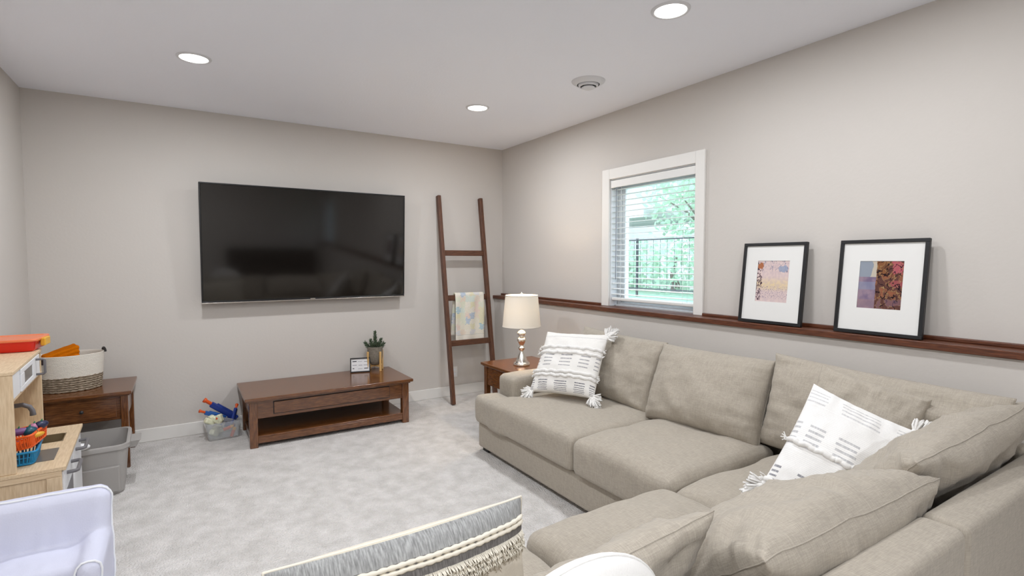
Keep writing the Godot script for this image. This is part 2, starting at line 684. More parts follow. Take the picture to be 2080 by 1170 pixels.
# ---------------------------------------------------------------- room
func build_shell() -> void:
	var b := B.new()
	b.box(Vector3(-4.3, -0.15, -0.3), Vector3(0.3, 0, 9.2))
	struct("floor", b, M.carpet, "pale grey mottled carpet covering the whole floor", "carpet")
	b = B.new()
	b.box(Vector3(-4.3, 2.7, -0.3), Vector3(0.3, 2.9, 9.2))
	struct("ceiling", b, M.ceiling_paint, "flat white painted ceiling with recessed lights", "ceiling")
	b = B.new()
	b.box(Vector3(-4.3, 0, -0.25), Vector3(0.3, 2.7, 0))
	struct("wall_back", b, M.wall_paint, "greige painted wall behind the television", "wall")
	b = B.new()
	b.box(Vector3(-4.25, 0, 0), Vector3(-4.035, 2.7, 9))
	struct("wall_left", b, M.wall_paint, "greige painted wall beside the play kitchen", "wall")
	b = B.new()
	b.box(Vector3(-4.3, 0, 9), Vector3(0.3, 2.7, 9.2))
	struct("wall_rear", b, M.wall_paint, "greige painted wall at the far end behind the camera", "wall")
	b = B.new()
	b.box(Vector3(0, 1.037, 0), Vector3(0.22, 2.7, 1.77))
	b.box(Vector3(0, 1.037, 2.65), Vector3(0.22, 2.7, 7.97))
	b.box(Vector3(0, 1.037, 8.85), Vector3(0.22, 2.7, 9))
	b.box(Vector3(0, 2.14, 7.97), Vector3(0.22, 2.7, 8.85))
	b.box(Vector3(0, 2.14, 1.77), Vector3(0.22, 2.7, 2.65))
	b.box(Vector3(-0.105, 0, 0), Vector3(0.22, 1.037, 9))
	struct("wall_right", b, M.wall_paint, "greige painted wall with the window and the projecting lower half", "wall")
	var base := func(called, lo, hi, label):
		var q := B.new()
		q.rbox(lo, hi, 0.005, 1)
		struct(called, q, M.trim_paint, label, "baseboard")
	base.call("baseboard_back", Vector3(-4.035, 0, 0), Vector3(-0.105, 0.108, 0.015), "white painted baseboard under the television wall")
	base.call("baseboard_left", Vector3(-4.035, 0, 0.015), Vector3(-4.02, 0.108, 9), "white painted baseboard behind the play kitchen")
	base.call("baseboard_right", Vector3(-0.12, 0, 0.015), Vector3(-0.105, 0.108, 9), "white painted baseboard behind the sofa")
	base.call("baseboard_rear", Vector3(-4.02, 0, 8.985), Vector3(-0.12, 0.108, 9), "white painted baseboard at the far end behind the camera")
	var o := thing("trim_1", "dark stained wooden ledge running along the window wall", "ledge")
	o.set_meta("kind", "structure")
	b = B.new()
	b.rbox(Vector3(-0.13, 1.037, 0.001), Vector3(0.06, 1.072, 8.99), 0.004, 1)
	obj("ledge_board", b, M.ledge_z, o)
	for s in [[0.001, 1.684], [2.7265, 7.884], [8.9265, 8.99]]:
		b = B.new()
		b.rbox(Vector3(-0.024, 1.0715, s[0]), Vector3(0.0, 1.092, s[1]), 0.005, 1)
		obj("cove_strip", b, M.ledge_z, o)
	o = thing("sideboard", "long black sideboard at the far end behind the camera, mirrored in the television", "sideboard", Vector3(-1.25, 0.0, 8.80))
	b = B.new()
	b.rbox(Vector3(-0.95, 0, -0.15), Vector3(0.95, 0.92, 0.18), 0.006, 1)
	obj("body", b, M.tv_black, o)
	for k in 4:
		b = B.new()
		b.rbox(Vector3(-0.945 + 0.474 * k, 0.06, -0.17), Vector3(-0.945 + 0.474 * k + 0.466, 0.90, -0.149), 0.004, 1)
		obj("door", b, M.tv_black, o)
	o = thing("wall_outlet", "white power outlet plate low on the wall behind the ladder", "outlet", Vector3(-0.612, 0.2, 0.0))
	b = B.new()
	b.rbox(Vector3(-0.036, 0, 0), Vector3(0.036, 0.116, 0.006), 0.003, 1)
	obj("plate", b, M.outlet_white, o)
	for y in [0.036, 0.08]:
		b = B.new()
		b.rbox(Vector3(-0.017, y - 0.014, 0.004), Vector3(0.017, y + 0.014, 0.008), 0.003, 1)
		obj("socket", b, M.vinyl_white, o)


func build_ceiling(energy: float) -> void:
	var spots := [
		[-2.99, 1.3, "round recessed ceiling light above the television, nearest the left wall", 1.0],
		[-1.02, 1.3, "small-looking recessed ceiling light nearest the back corner by the ladder", 1.0],
		[-1.0, 3.27, "recessed ceiling light cut by the top edge of the photo, above the sofa", 0.58],
		[-0.95, 4.15, "recessed ceiling light over the near end of the sofa, out of view", 0.5],
		[-3.0, 3.27, "recessed ceiling light just in front of the camera, out of view", 0.9],
		[-3.0, 5.3, "recessed ceiling light straight above the camera, out of view", 1.7],
		[-3.0, 7.3, "recessed ceiling light far behind the camera on the left side", 2.3]]
	for s in spots:
		var o := thing("ceiling_light", s[2], "ceiling light", Vector3(s[0], 2.7, s[1]), 0.0, "recessed ceiling lights")
		var b := B.new()
		b.lathe([Vector2(0.078, 0.0), Vector2(0.096, 0.0), Vector2(0.096, 0.0), Vector2(0.093, -0.006), Vector2(0.082, -0.009), Vector2(0.078, -0.006), Vector2(0.078, 0.0)], 40, Transform3D(), 1.0, 1.0, false)
		obj("trim_ring", b, M.vent_white, o)
		b = B.new()
		b.lathe([Vector2(0.0, -0.0075), Vector2(0.04, -0.0072), Vector2(0.0785, -0.005), Vector2(0.0785, -0.001)], 40, Transform3D(), 1.0, 1.0, false)
		obj("light_lens", b, M.led, o)
		var l := AreaLight3D.new()
		l.name = "can_light"
		l.area_size = Vector2(0.13, 0.13)
		l.light_energy = energy * s[3]
		l.light_color = Color(0.965, 0.98, 1.0)
		l.area_range = 14.0
		l.shadow_enabled = true
		l.rotation.x = -PI / 2
		l.position.y = -0.016
		o.add_child(l, true)
	var v := thing("ceiling_vent", "round white stepped air diffuser on the ceiling", "vent", Vector3(-0.667, 2.7, 2.257))
	var b := B.new()
	b.lathe([Vector2(0.10, 0), Vector2(0.117, 0), Vector2(0.117, 0), Vector2(0.112, -0.008), Vector2(0.082, -0.026), Vector2(0.078, -0.026), Vector2(0.078, -0.022), Vector2(0.10, -0.004), Vector2(0.10, 0)], 48, Transform3D(), 1, 1, false)
	obj("outer_ring", b, M.vent_white, v)
	b = B.new()
	b.lathe([Vector2(0.0, -0.003), Vector2(0.095, -0.003), Vector2(0.095, -0.001)], 40, Transform3D(), 1, 1, false)
	obj("duct_opening", b, M.vent_dark, v)
	b = B.new()
	b.lathe([Vector2(0.06, -0.014), Vector2(0.072, -0.02), Vector2(0.066, -0.036), Vector2(0.058, -0.040), Vector2(0.053, -0.034), Vector2(0.06, -0.014)], 48, Transform3D(), 1, 1, false)
	obj("inner_ring", b, M.vent_white, v)
	b = B.new()
	b.lathe([Vector2(0.0, -0.02), Vector2(0.03, -0.03), Vector2(0.046, -0.042), Vector2(0.046, -0.048), Vector2(0.03, -0.054), Vector2(0.0, -0.056)], 40, Transform3D(), 1, 1, false)
	obj("centre_cone", b, M.vent_white, v)


func build_window(called: String, label: String, dz: float) -> void:
	var z0 := 1.77 + dz
	var z1 := 2.65 + dz
	var y0 := 1.072
	var y1 := 2.14
	var w := thing(called, label, "window")
	w.set_meta("kind", "structure")
	var part := func(piece, lo, hi, m, r := 0.004):
		var b := B.new()
		b.rbox(lo, hi, r, 1)
		obj(piece, b, m, w)
	part.call("casing", Vector3(-0.02, y0, z0 - 0.086), Vector3(-0.0005, y1 + 0.086, z0 + 0.002), M.trim_paint)
	part.call("casing", Vector3(-0.02, y0, z1 - 0.002), Vector3(-0.0005, y1 + 0.086, z1 + 0.0765), M.trim_paint)
	part.call("casing", Vector3(-0.02, y1, z0 + 0.002), Vector3(-0.0005, y1 + 0.086, z1 - 0.002), M.trim_paint)
	part.call("jamb", Vector3(-0.001, y0, z0 - 0.01), Vector3(0.12, y1, z0 + 0.008), M.vinyl_white)
	part.call("jamb", Vector3(-0.001, y0, z1 - 0.008), Vector3(0.12, y1, z1 + 0.01), M.vinyl_white)
	part.call("jamb", Vector3(-0.001, y1 - 0.008, z0 + 0.008), Vector3(0.12, y1 + 0.01, z1 - 0.008), M.vinyl_white)
	part.call("sill", Vector3(0.055, y0 - 0.03, z0 + 0.008), Vector3(0.13, y0 + 0.012, z1 - 0.008), M.vinyl_white)
	# frame and sash of the casement
	for k in 2:
		var a: float = 0.032 if k == 0 else 0.07
		var q: float = 0.0 if k == 0 else 0.032
		var x0: float = 0.08 if k == 0 else 0.095
		var x1: float = 0.16 if k == 0 else 0.135
		var piece: String = ["window_frame", "sash_rail"][k]
		part.call(piece, Vector3(x0, y0 + q, z0 + 0.008 + q), Vector3(x1, y1 - 0.008 - q, z0 + 0.008 + a), M.vinyl_white)
		part.call(piece, Vector3(x0, y0 + q, z1 - 0.008 - a), Vector3(x1, y1 - 0.008 - q, z1 - 0.008 - q), M.vinyl_white)
		part.call(piece, Vector3(x0, y0 + q, z0 + 0.008 + a), Vector3(x1, y0 + a, z1 - 0.008 - a), M.vinyl_white)
		part.call(piece, Vector3(x0, y1 - 0.008 - a, z0 + 0.008 + a), Vector3(x1, y1 - 0.008 - q, z1 - 0.008 - a), M.vinyl_white)
	part.call("pane", Vector3(0.112, y0 + 0.066, z0 + 0.074), Vector3(0.118, y1 - 0.074, z1 - 0.074), M.glass, 0.001)
	if dz > 0.0:
		return
	# blinds
	var bl := thing("window_blinds", "white horizontal slat blinds lowered in front of the window glass", "blinds", Vector3(0.035, 0, 0))
	var bp := func(called, lo, hi, r := 0.003):
		var b := B.new()
		b.rbox(lo, hi, r, 1)
		obj(called, b, M.blind_white, bl)
	bp.call("valance", Vector3(-0.042, 2.068, z0 + 0.010), Vector3(-0.028, 2.128, z1 - 0.010))
	bp.call("head_rail", Vector3(-0.026, 2.085, z0 + 0.012), Vector3(0.026, 2.13, z1 - 0.012))
	bp.call("bottom_rail", Vector3(-0.025, 1.122, z0 + 0.012), Vector3(0.025, 1.146, z1 - 0.012), 0.006)
	var sl := B.new()
	sl.sheet(func(s, u): return Vector3((s - 0.5) * 0.049, 0.0035 * (1.0 - pow(2.0 * s - 1.0, 2.0)), z0 + 0.012 + u * (z1 - z0 - 0.024)), 4, 1, 0.0022)
	var slat := sl.mesh()
	for k in 20:
		var o := obj("slat", slat, M.blind_white, bl)
		o.position = Vector3(0, 2.052 - k * 0.0462, 0)
		o.rotation.z = 0.05
	for z in [z0 + 0.12, z1 - 0.12]:
		for x in [-0.026, 0.026]:
			var b := B.new()
			b.tube([Vector3(x, 1.13, z), Vector3(x, 2.09, z)], 0.0011, 5)
			obj("ladder_cord", b, M.blind_white, bl)
	var b := B.new()
	b.tube([Vector3(-0.036, 1.30, z0 + 0.07), Vector3(-0.036, 2.08, z0 + 0.07)], 0.0035, 6)
	obj("tilt_wand", b, M.toy_grey, bl)


func build_outdoors() -> void:
	var b := B.new()
	b.box(Vector3(0.22, 0.2, -40), Vector3(60, 0.62, 30))
	var o := struct("ground", b, M.lawn, "green lawn seen through the window", "lawn")
	b = B.new()
	b.box(Vector3(9.5, 0.6, -14), Vector3(10.6, 0.625, 2))
	struct("path", b, M.path_pale, "pale path crossing the lawn beyond the window", "path")
	# fence
	var f := thing("garden_fence", "black metal fence with a top rail beyond the lawn", "fence")
	for y in [1.93, 0.80]:
		b = B.new()
		b.rbox(Vector3(6.0, y, -5.2), Vector3(6.03, y + 0.03, 1.0), 0.004)
		obj("rail", b, M.fence_black, f)
	for z in [-3.8, -0.8]:
		b = B.new()
		b.rbox(Vector3(5.99, 0.6, z - 0.02), Vector3(6.04, 2.0, z + 0.02), 0.004)
		obj("post", b, M.fence_black, f)
	var wire := B.new()
	wire.box(Vector3(6.01, 0.83, -0.003), Vector3(6.016, 1.93, 0.003))
	var wm := wire.mesh()
	for k in 30:
		var q := obj("wire", wm, M.fence_black, f)
		q.position = Vector3(0, 0, -5.1 + k * 0.2)
	# neighbour's house with raised deck
	var h := thing("neighbour_house", "pale house with a raised deck seen through the upper left of the window", "house")
	b = B.new()
	b.box(Vector3(12.0, 0.6, -20), Vector3(20, 8, -11.2))
	obj("wall", b, M.siding, h)
	for k in 12:
		b = B.new()
		b.box(Vector3(11.97, 0.8 + k * 0.3, -20), Vector3(12.0, 1.07 + k * 0.3, -11.2))
		obj("siding_board", b, M.siding, h)
	b = B.new()
	b.rbox(Vector3(8.5, 2.75, -12.0), Vector3(12.0, 3.0, -6.0), 0.02)
	obj("deck_floor", b, M.siding, h)
	b = B.new()
	b.rbox(Vector3(8.9, 3.0, -9.0), Vector3(11.9, 5.6, -7.0), 0.02)
	obj("porch_wall", b, M.siding, h)
	for k in 9:
		b = B.new()
		b.rbox(Vector3(8.55, 3.0, -12.0 + k * 0.5), Vector3(8.62, 3.95, -11.93 + k * 0.5), 0.01)
		obj("baluster", b, M.siding_blue, h)
	for k in 3:
		b = B.new()
		b.rbox(Vector3(8.86, 3.4, -8.9 + k * 0.62), Vector3(8.9, 5.2, -8.42 + k * 0.62), 0.01)
		obj("window_panel", b, M.siding_blue, h)
	# trees
	var leaf := B.new()
	leaf.quad(Vector3(-0.5, 0, 0), Vector3(0, -0.32, 0.05), Vector3(0.5, 0, 0), Vector3(0, 0.32, 0.05), Vector3(0, 0, 1))
	var lm := leaf.mesh()
	var trees := [
		[Vector3(9.4, 0.6, -4.3), 4.3, 1.9, "leafy pale green tree filling the upper right of the window", 3],
		[Vector3(14.2, 0.6, -7.0), 4.6, 1.6, "taller tree behind the garden fence, left of the leafy tree", 5],
		[Vector3(13.0, 0.6, -3.4), 5.0, 2.3, "broad distant tree at the right edge of the window view", 9]]
	for q in [[-6.2, 1.0, 11], [-4.4, 1.25, 12], [-2.6, 1.1, 13], [-0.9, 1.2, 14]]:
		trees.append([Vector3(8.0, 0.6, q[0]), 0.95, q[1], "", q[2]])
	var bush_names := ["leafy bush behind the fence, leftmost in the window", "leafy bush behind the fence, second from the left", "leafy bush behind the fence, third from the left", "leafy bush behind the fence, rightmost of the row"]
	for tr in trees:
		var bush: bool = tr[4] > 10
		var t := thing("garden_bush" if bush else "garden_tree", bush_names[tr[4] - 11] if bush else tr[3], "bush" if bush else "tree", tr[0], 0.0, "bushes behind the fence" if bush else "trees beyond the window")
		b = B.new()
		b.tube([Vector3(0, -0.05, 0), Vector3(0.04, tr[1] * 0.25, 0.03), Vector3(0.0, tr[1] * 0.5, -0.05), Vector3(0.08, tr[1], 0)], [0.14, 0.10, 0.075, 0.03], 8)
		obj("trunk", b, M.bark, t)
		for k in (0 if bush else 5):
			b = B.new()
			var a: float = TAU * k / 5.0 + tr[4]
			b.tube([Vector3(0.02, 1.3 + 0.25 * k, 0), Vector3(cos(a) * 0.7, 2.0 + 0.25 * k, sin(a) * 0.7), Vector3(cos(a) * tr[2] * 0.8, 2.5 + 0.25 * k, sin(a) * tr[2] * 0.8)], [0.05, 0.035, 0.012], 6)
			obj("branch", b, M.bark, t)
		var mm := MultiMesh.new()
		mm.transform_format = MultiMesh.TRANSFORM_3D
		mm.mesh = lm
		var count := 520 if bush else 2500
		mm.instance_count = count
		rng.seed = 100 + tr[4]
		for k in count:
			var d := Vector3(rng.randfn(), rng.randfn(), rng.randfn()).normalized()
			var r: float = tr[2] * pow(rng.randf(), 0.45)
			var p := Vector3(d.x * r, tr[1] * 0.66 + d.y * r * 0.95, d.z * r)
			p += Vector3(rng.randfn(), rng.randfn(), rng.randfn()) * 0.08
			var bs := Basis(Vector3(rng.randfn(), rng.randfn(), rng.randfn()).normalized(), rng.randf() * TAU).scaled(Vector3.ONE * rng.randf_range(0.13, 0.24))
			mm.set_instance_transform(k, Transform3D(bs, p))
		var mi := MultiMeshInstance3D.new()
		mi.name = "foliage"
		mi.multimesh = mm
		mi.material_override = M.foliage
		mi.set_meta("kind", "stuff")
		t.add_child(mi, true)


# ---------------------------------------------------------------- soft things
func seat_fn(lo: Vector3, hi: Vector3, r: float, crown: float, sd: float, wr: float, ear := []) -> Callable:
	var c := (lo + hi) / 2.0
	var h := (hi - lo) / 2.0
	var ir := h - Vector3.ONE * r
	return func(p: Vector3) -> float:
		var q := p - c
		var a1 := q.x / h.x
		var a2 := q.z / h.z
		var k := clampf(1.0 - a1 * a1 * a1 * a1, 0.0, 1.0) * clampf(1.0 - a2 * a2 * a2 * a2, 0.0, 1.0)
		q.y -= crown * k * clampf(q.y / h.y * 0.5 + 0.5, 0.0, 1.0)
		var a := q.abs() - ir
		var d := Vector3(maxf(a.x, 0), maxf(a.y, 0), maxf(a.z, 0)).length() + minf(maxf(a.x, maxf(a.y, a.z)), 0.0) - r
		if ear:
			var e: Vector3 = (p - ear[0]).abs() - (ear[1] - Vector3.ONE * r)
			var d2 := Vector3(maxf(e.x, 0), maxf(e.y, 0), maxf(e.z, 0)).length() + minf(maxf(e.x, maxf(e.y, e.z)), 0.0) - r
			var hh := clampf(0.5 + 0.5 * (d2 - d) / 0.05, 0.0, 1.0)
			d = lerpf(d2, d, hh) - 0.05 * hh * (1.0 - hh)
		if absf(d) < 0.06:
			d += wr * smoothstep(-0.75, 0.5, (p.y - c.y) / h.y) * (0.55 * fn.get_noise_3d(p.x * 3.1 + sd, p.y * 3.1, p.z * 3.1) + 0.35 * fn2.get_noise_3d(p.x * 2.2, p.y * 1.2 + sd, p.z * 2.2))
		return d


# surface of a knife-edged pillow: u, v from -1 to 1, side 1 front or -1 back
func pillow_fn(W: float, H: float, T: float, pinch := 0.06, pw := 0.42, sag := 0.15, sd := 0.0, wr := 0.012) -> Callable:
	return func(u: float, v: float, side: float) -> Vector3:
		var x := W / 2 * u * (1.0 - pinch * (1.0 - v * v) * u * u)
		var y := H / 2 * v * (1.0 - pinch * (1.0 - u * u) * v * v)
		var e := (1.0 - u * u) * (1.0 - v * v)
		var th := T / 2 * pow(maxf(e, 0.0), pw) * (1.0 - sag * v)
		var k := pow(maxf(e, 0.0), 0.3)
		var uu := absf(u)
		var vv := absf(v)
		var pl := fn.get_noise_3d(v * 5.5 + sd, u * 1.0, side * 3.0 + sd) * smoothstep(0.35, 0.95, uu) + fn.get_noise_3d(u * 5.5, v * 1.0 + sd, side * 5.0) * smoothstep(0.35, 0.95, vv)
		var cr := fn2.get_noise_3d((u + v) * 0.9 + sd, (u - v) * 0.5, side * 2.0) - 0.3
		var z := side * (th + k * wr * (pl * 1.1 + cr * 0.7))
		z += 0.35 * wr * fn.get_noise_2d(u * 2.0 + sd, v * 2.0) * (1.0 if e < 0.02 else 1.0)
		return Vector3(x, y, z)


func pillow_mesh(b: B, f: Callable, nu: int, nv: int, x := Transform3D(), sides := [1.0, -1.0]) -> void:
	var v0 := b.v.size()
	var i0 := b.i.size()
	for side in sides:
		var k0 := b.v.size()
		for a in nv + 1:
			for c in nu + 1:
				var u := sin((2.0 * c / nu - 1.0) * PI / 2)
				var v := sin((2.0 * a / nv - 1.0) * PI / 2)
				b.add(x * f.call(u, v, side), Vector3.ZERO, Vector2(float(c) / nu, 1.0 - float(a) / nv))
		for a in nv:
			for c in nu:
				var q := k0 + a * (nu + 1) + c
				if side > 0:
					b.tri(q, q + nu + 2, q + 1)
					b.tri(q, q + nu + 1, q + nu + 2)
				else:
					b.tri(q, q + 1, q + nu + 2)
					b.tri(q, q + nu + 2, q + nu + 1)
	b.smooth(v0, i0)


func pillow_edge(b: B, f: Callable, r: float, x := Transform3D()) -> void:
	var path := []
	var n := 22
	for s in 4:
		for k in n:
			var w := sin((2.0 * k / n - 1.0) * PI / 2)
			var uv: Vector2 = [Vector2(w, 1), Vector2(1, -w), Vector2(-w, -1), Vector2(-1, w)][s]
			path.append(x * f.call(uv.x, uv.y, 1.0))
	b.tube(path, r, 5, true)


func tassel(b: B, at: Vector3, d: Vector3, length: float, strands: int, x := Transform3D()) -> void:
	d = d.normalized()
	b.tube([x * (at - d * 0.004), x * (at + d * 0.008), x * (at + d * 0.02), x * (at + d * 0.03)], [0.004, 0.012, 0.013, 0.007], 7)
	var s := d.cross(Vector3(0.3, 0.2, 1)).normalized()
	var q := d.cross(s)
	for k in strands:
		var a := rng.randf() * TAU
		var w := sqrt(rng.randf())
		var side := (s * cos(a) + q * sin(a)) * w
		var l := length * rng.randf_range(0.75, 1.1)
		b.tube([x * (at + d * 0.022 + side * 0.006), x * (at + d * (0.022 + l * 0.5) + side * 0.017), x * (at + d * (0.022 + l) + side * rng.randf_range(0.018, 0.03))], [0.004, 0.0046, 0.0036], 4)


func build_sofa() -> void:
	var o := thing("sectional_sofa", "large L-shaped taupe linen sectional sofa with loose back cushions", "sofa")
	var L: Material = M.linen
	var rb := func(called, lo, hi, r := 0.03):
		var b := B.new()
		b.rbox(lo, hi, r, 3)
		return obj(called, b, L, o)
	# bases of the three modules
	rb.call("base", Vector3(-1.185, 0.03, 1.59), Vector3(-0.14, 0.226, 3.46), 0.02)
	rb.call("base", Vector3(-1.185, 0.03, 3.465), Vector3(-0.14, 0.226, 4.57), 0.02)
	rb.call("base", Vector3(-2.95, 0.03, 3.535), Vector3(-1.19, 0.226, 4.57), 0.02)
	# backs and arms
	rb.call("back_panel", Vector3(-0.25, 0.15, 1.60), Vector3(-0.14, 0.70, 3.46))
	rb.call("back_panel", Vector3(-0.25, 0.15, 3.465), Vector3(-0.14, 0.70, 4.46))
	rb.call("back_panel", Vector3(-1.222, 0.06, 4.455), Vector3(-0.14, 0.695, 4.575), 0.028)
	rb.call("back_panel", Vector3(-3.12, 0.06, 4.455), Vector3(-1.228, 0.695, 4.575), 0.028)
	var ab := B.new()
	ab.nets(seat_fn(Vector3(-1.0, 0.1, 1.575), Vector3(-0.2, 0.572, 1.80), 0.038, 0.010, 3.0, 0.006), Vector3(-1.05, 0.05, 1.5), Vector3(-0.15, 0.65, 1.88), 0.02)
	obj("arm", ab, L, o)
	rb.call("arm", Vector3(-3.12, 0.1, 3.78), Vector3(-2.93, 0.565, 4.45), 0.05)
	for p in [Vector3(-1.12, 0, 1.66), Vector3(-1.12, 0, 3.38), Vector3(-0.22, 0, 1.66), Vector3(-0.22, 0, 4.48), Vector3(-1.28, 0, 3.62), Vector3(-2.88, 0, 3.62), Vector3(-2.88, 0, 4.48), Vector3(-1.22, 0, 4.48)]:
		var b := B.new()
		b.rbox(p + Vector3(-0.04, 0, -0.04), p + Vector3(0.04, 0.035, 0.04), 0.004)
		obj("foot", b, M.steel_dark, o)
	# seat cushions
	var seat := func(lo, hi, r, crown, sd, wr, ear = []):
		var b := B.new()
		var g := Vector3(0.06, 0.06, 0.06)
		var l2: Vector3 = lo
		if ear:
			l2 = Vector3(minf(lo.x, ear[0].x - ear[1].x), lo.y, minf(lo.z, ear[0].z - ear[1].z))
		b.nets(seat_fn(lo, hi, r, crown, sd, wr, ear), l2 - g, hi + g + Vector3(0, crown, 0), 0.019)
		obj("seat_cushion", b, L, o)
	seat.call(Vector3(-1.23, 0.226, 1.815), Vector3(-0.36, 0.44, 2.778), 0.043, 0.03, 1.0, 0.014, [Vector3(-1.12, 0.333, 1.80), Vector3(0.11, 0.107, 0.205)])
	seat.call(Vector3(-1.235, 0.226, 2.785), Vector3(-0.36, 0.44, 3.50), 0.045, 0.045, 5.0, 0.02)
	seat.call(Vector3(-1.245, 0.226, 3.51), Vector3(-0.30, 0.425, 4.42), 0.06, 0.035, 9.0, 0.018)
	seat.call(Vector3(-2.04, 0.226, 3.495), Vector3(-1.262, 0.445, 4.42), 0.06, 0.04, 14.0, 0.016)
	seat.call(Vector3(-2.95, 0.226, 3.495), Vector3(-2.05, 0.435, 4.42), 0.06, 0.03, 19.0, 0.016)
	# loose back cushions, knife-edged
	var back := func(at, W, H, T, yaw, lean, roll, sd, pinch := 0.045, wr := 0.022):
		var f := pillow_fn(W, H, T, pinch, 0.36, 0.18, sd, wr)
		var b := B.new()
		pillow_mesh(b, f, 44, 34)
		var q := obj("back_cushion", b, L, o)
		q.transform = xf(at, yaw, lean, roll)
		var e := B.new()
		pillow_edge(e, f, 0.0022)
		obj("seam_piping", e, L, q)
	back.call(Vector3(-0.40, 0.675, 2.25), 0.90, 0.50, 0.26, -92, -18, -1, 1.3)
	back.call(Vector3(-0.42, 0.665, 3.08), 0.73, 0.50, 0.32, -82, -22, -1, 7.7, 0.03, 0.02)
	back.call(Vector3(-0.36, 0.68, 3.93), 1.0, 0.50, 0.24, -90, -14, -2, 12.1)
	back.call(Vector3(-0.52, 0.708, 3.96), 0.43, 0.43, 0.18, -75, -20, -13, 15.9, 0.05, 0.02)
	back.call(Vector3(-0.64, 0.66, 4.285), 0.94, 0.50, 0.26, 180, -40, -6, 21.2, 0.05, 0.03)
	back.call(Vector3(-1.52, 0.615, 4.265), 0.92, 0.46, 0.32, 178, -50, 1, 31.2, 0.05, 0.032)
	back.call(Vector3(-2.39, 0.607, 4.195), 0.84, 0.46, 0.20, 183, -27, -2, 41.2, 0.05, 0.026)


func dash_tex(w: int, h: int, rows: Array, ground: Color) -> ImageTexture:
	# woven cotton: rows is a list of [v centre, half height, half width share, groups, ink strength]
	var f := FastNoiseLite.new()
	f.seed = 3
	f.frequency = 0.11
	return image_tex(w, h, func(x, y):
		var c := ground
		var k := 1.0 + 0.03 * f.get_noise_2d(x * w * 4.0, y * h) + 0.02 * (1.0 if int(y * h) % 4 < 2 else -1.0)
		c = Color(c.r * k, c.g * k, c.b * k)
		for r in rows:
			if absf(y - r[0]) < r[1]:
				var g: float = fposmod(x * r[3] + 0.06 * f.get_noise_2d(r[0] * 900.0, floor(x * r[3]) * 50.0), 1.0)
				if g > 0.5 - r[2] and g < 0.5 + r[2]:
					var s: float = r[4] * (0.75 + 0.5 * f.get_noise_2d(x * w * 1.5, r[0] * 400.0))
					c = c.lerp(Color(0.30, 0.30, 0.34), clampf(s, 0.0, 1.0))
		return c)


func throw_pillow(called: String, label: String, at: Vector3, W: float, H: float, T: float, yaw: float, lean: float, roll: float, tex: Texture2D, ridges: Array, sd: float) -> void:
	var o := thing(called, label, "pillow", Vector3.ZERO, 0.0, "white tasselled throw pillows")
	o.transform = xf(at, yaw, lean, roll)
	var f := pillow_fn(W, H, T, 0.05, 0.42, 0.15, sd, 0.012)
	var b := B.new()
	pillow_mesh(b, f, 44, 44)
	var m := M.cotton_white.duplicate() as StandardMaterial3D
	m.uv1_triplanar = false
	m.uv1_scale = Vector3.ONE
	m.heightmap_enabled = false
	m.albedo_color = Color.WHITE
	m.albedo_texture = tex
	obj("cover", b, m, o)
	for v in ridges:
		b = B.new()
		var path := []
		var rr := []
		for k in 61:
			var u := -0.985 + 1.97 * k / 60.0
			path.append(f.call(u, v + 0.012 * sin(k * 0.7), 1.0) + Vector3(0, 0.0, 0.001) + Vector3(rng.randfn(), rng.randfn(), rng.randfn()) * 0.0012)
			rr.append(0.011 + 0.003 * rng.randf())
		b.tube(path, rr, 7)
		# short tufts where the ridge meets the side seams
		for s in [-1.0, 1.0]:
			for k in 7:
				var p: Vector3 = f.call(s * 0.99, v + rng.randf_range(-0.03, 0.03), 1.0)
				b.tube([p, p + Vector3(s * 0.012, rng.randf_range(-0.01, 0.01), 0.004), p + Vector3(s * rng.randf_range(0.018, 0.03), rng.randf_range(-0.015, 0.015), rng.randf_range(-0.004, 0.01))], 0.0022, 4)
		obj("tufted_band", b, M.cotton_white, o)
	for c in [Vector2(-1, -1), Vector2(1, -1), Vector2(1, 1)]:
		b = B.new()
		var p: Vector3 = f.call(c.x, c.y, 1.0)
		for k in 5:
			tassel(b, p - Vector3(c.x, c.y, 0) * 0.012 * absf(k - 2), Vector3(c.x * (1.0 + 0.5 * (k - 2)), c.y * (1.0 - 0.5 * (k - 2)) - 0.3, 0.12 * (k % 2)), 0.052, 18)
		obj("tassel", b, M.cotton_white, o)


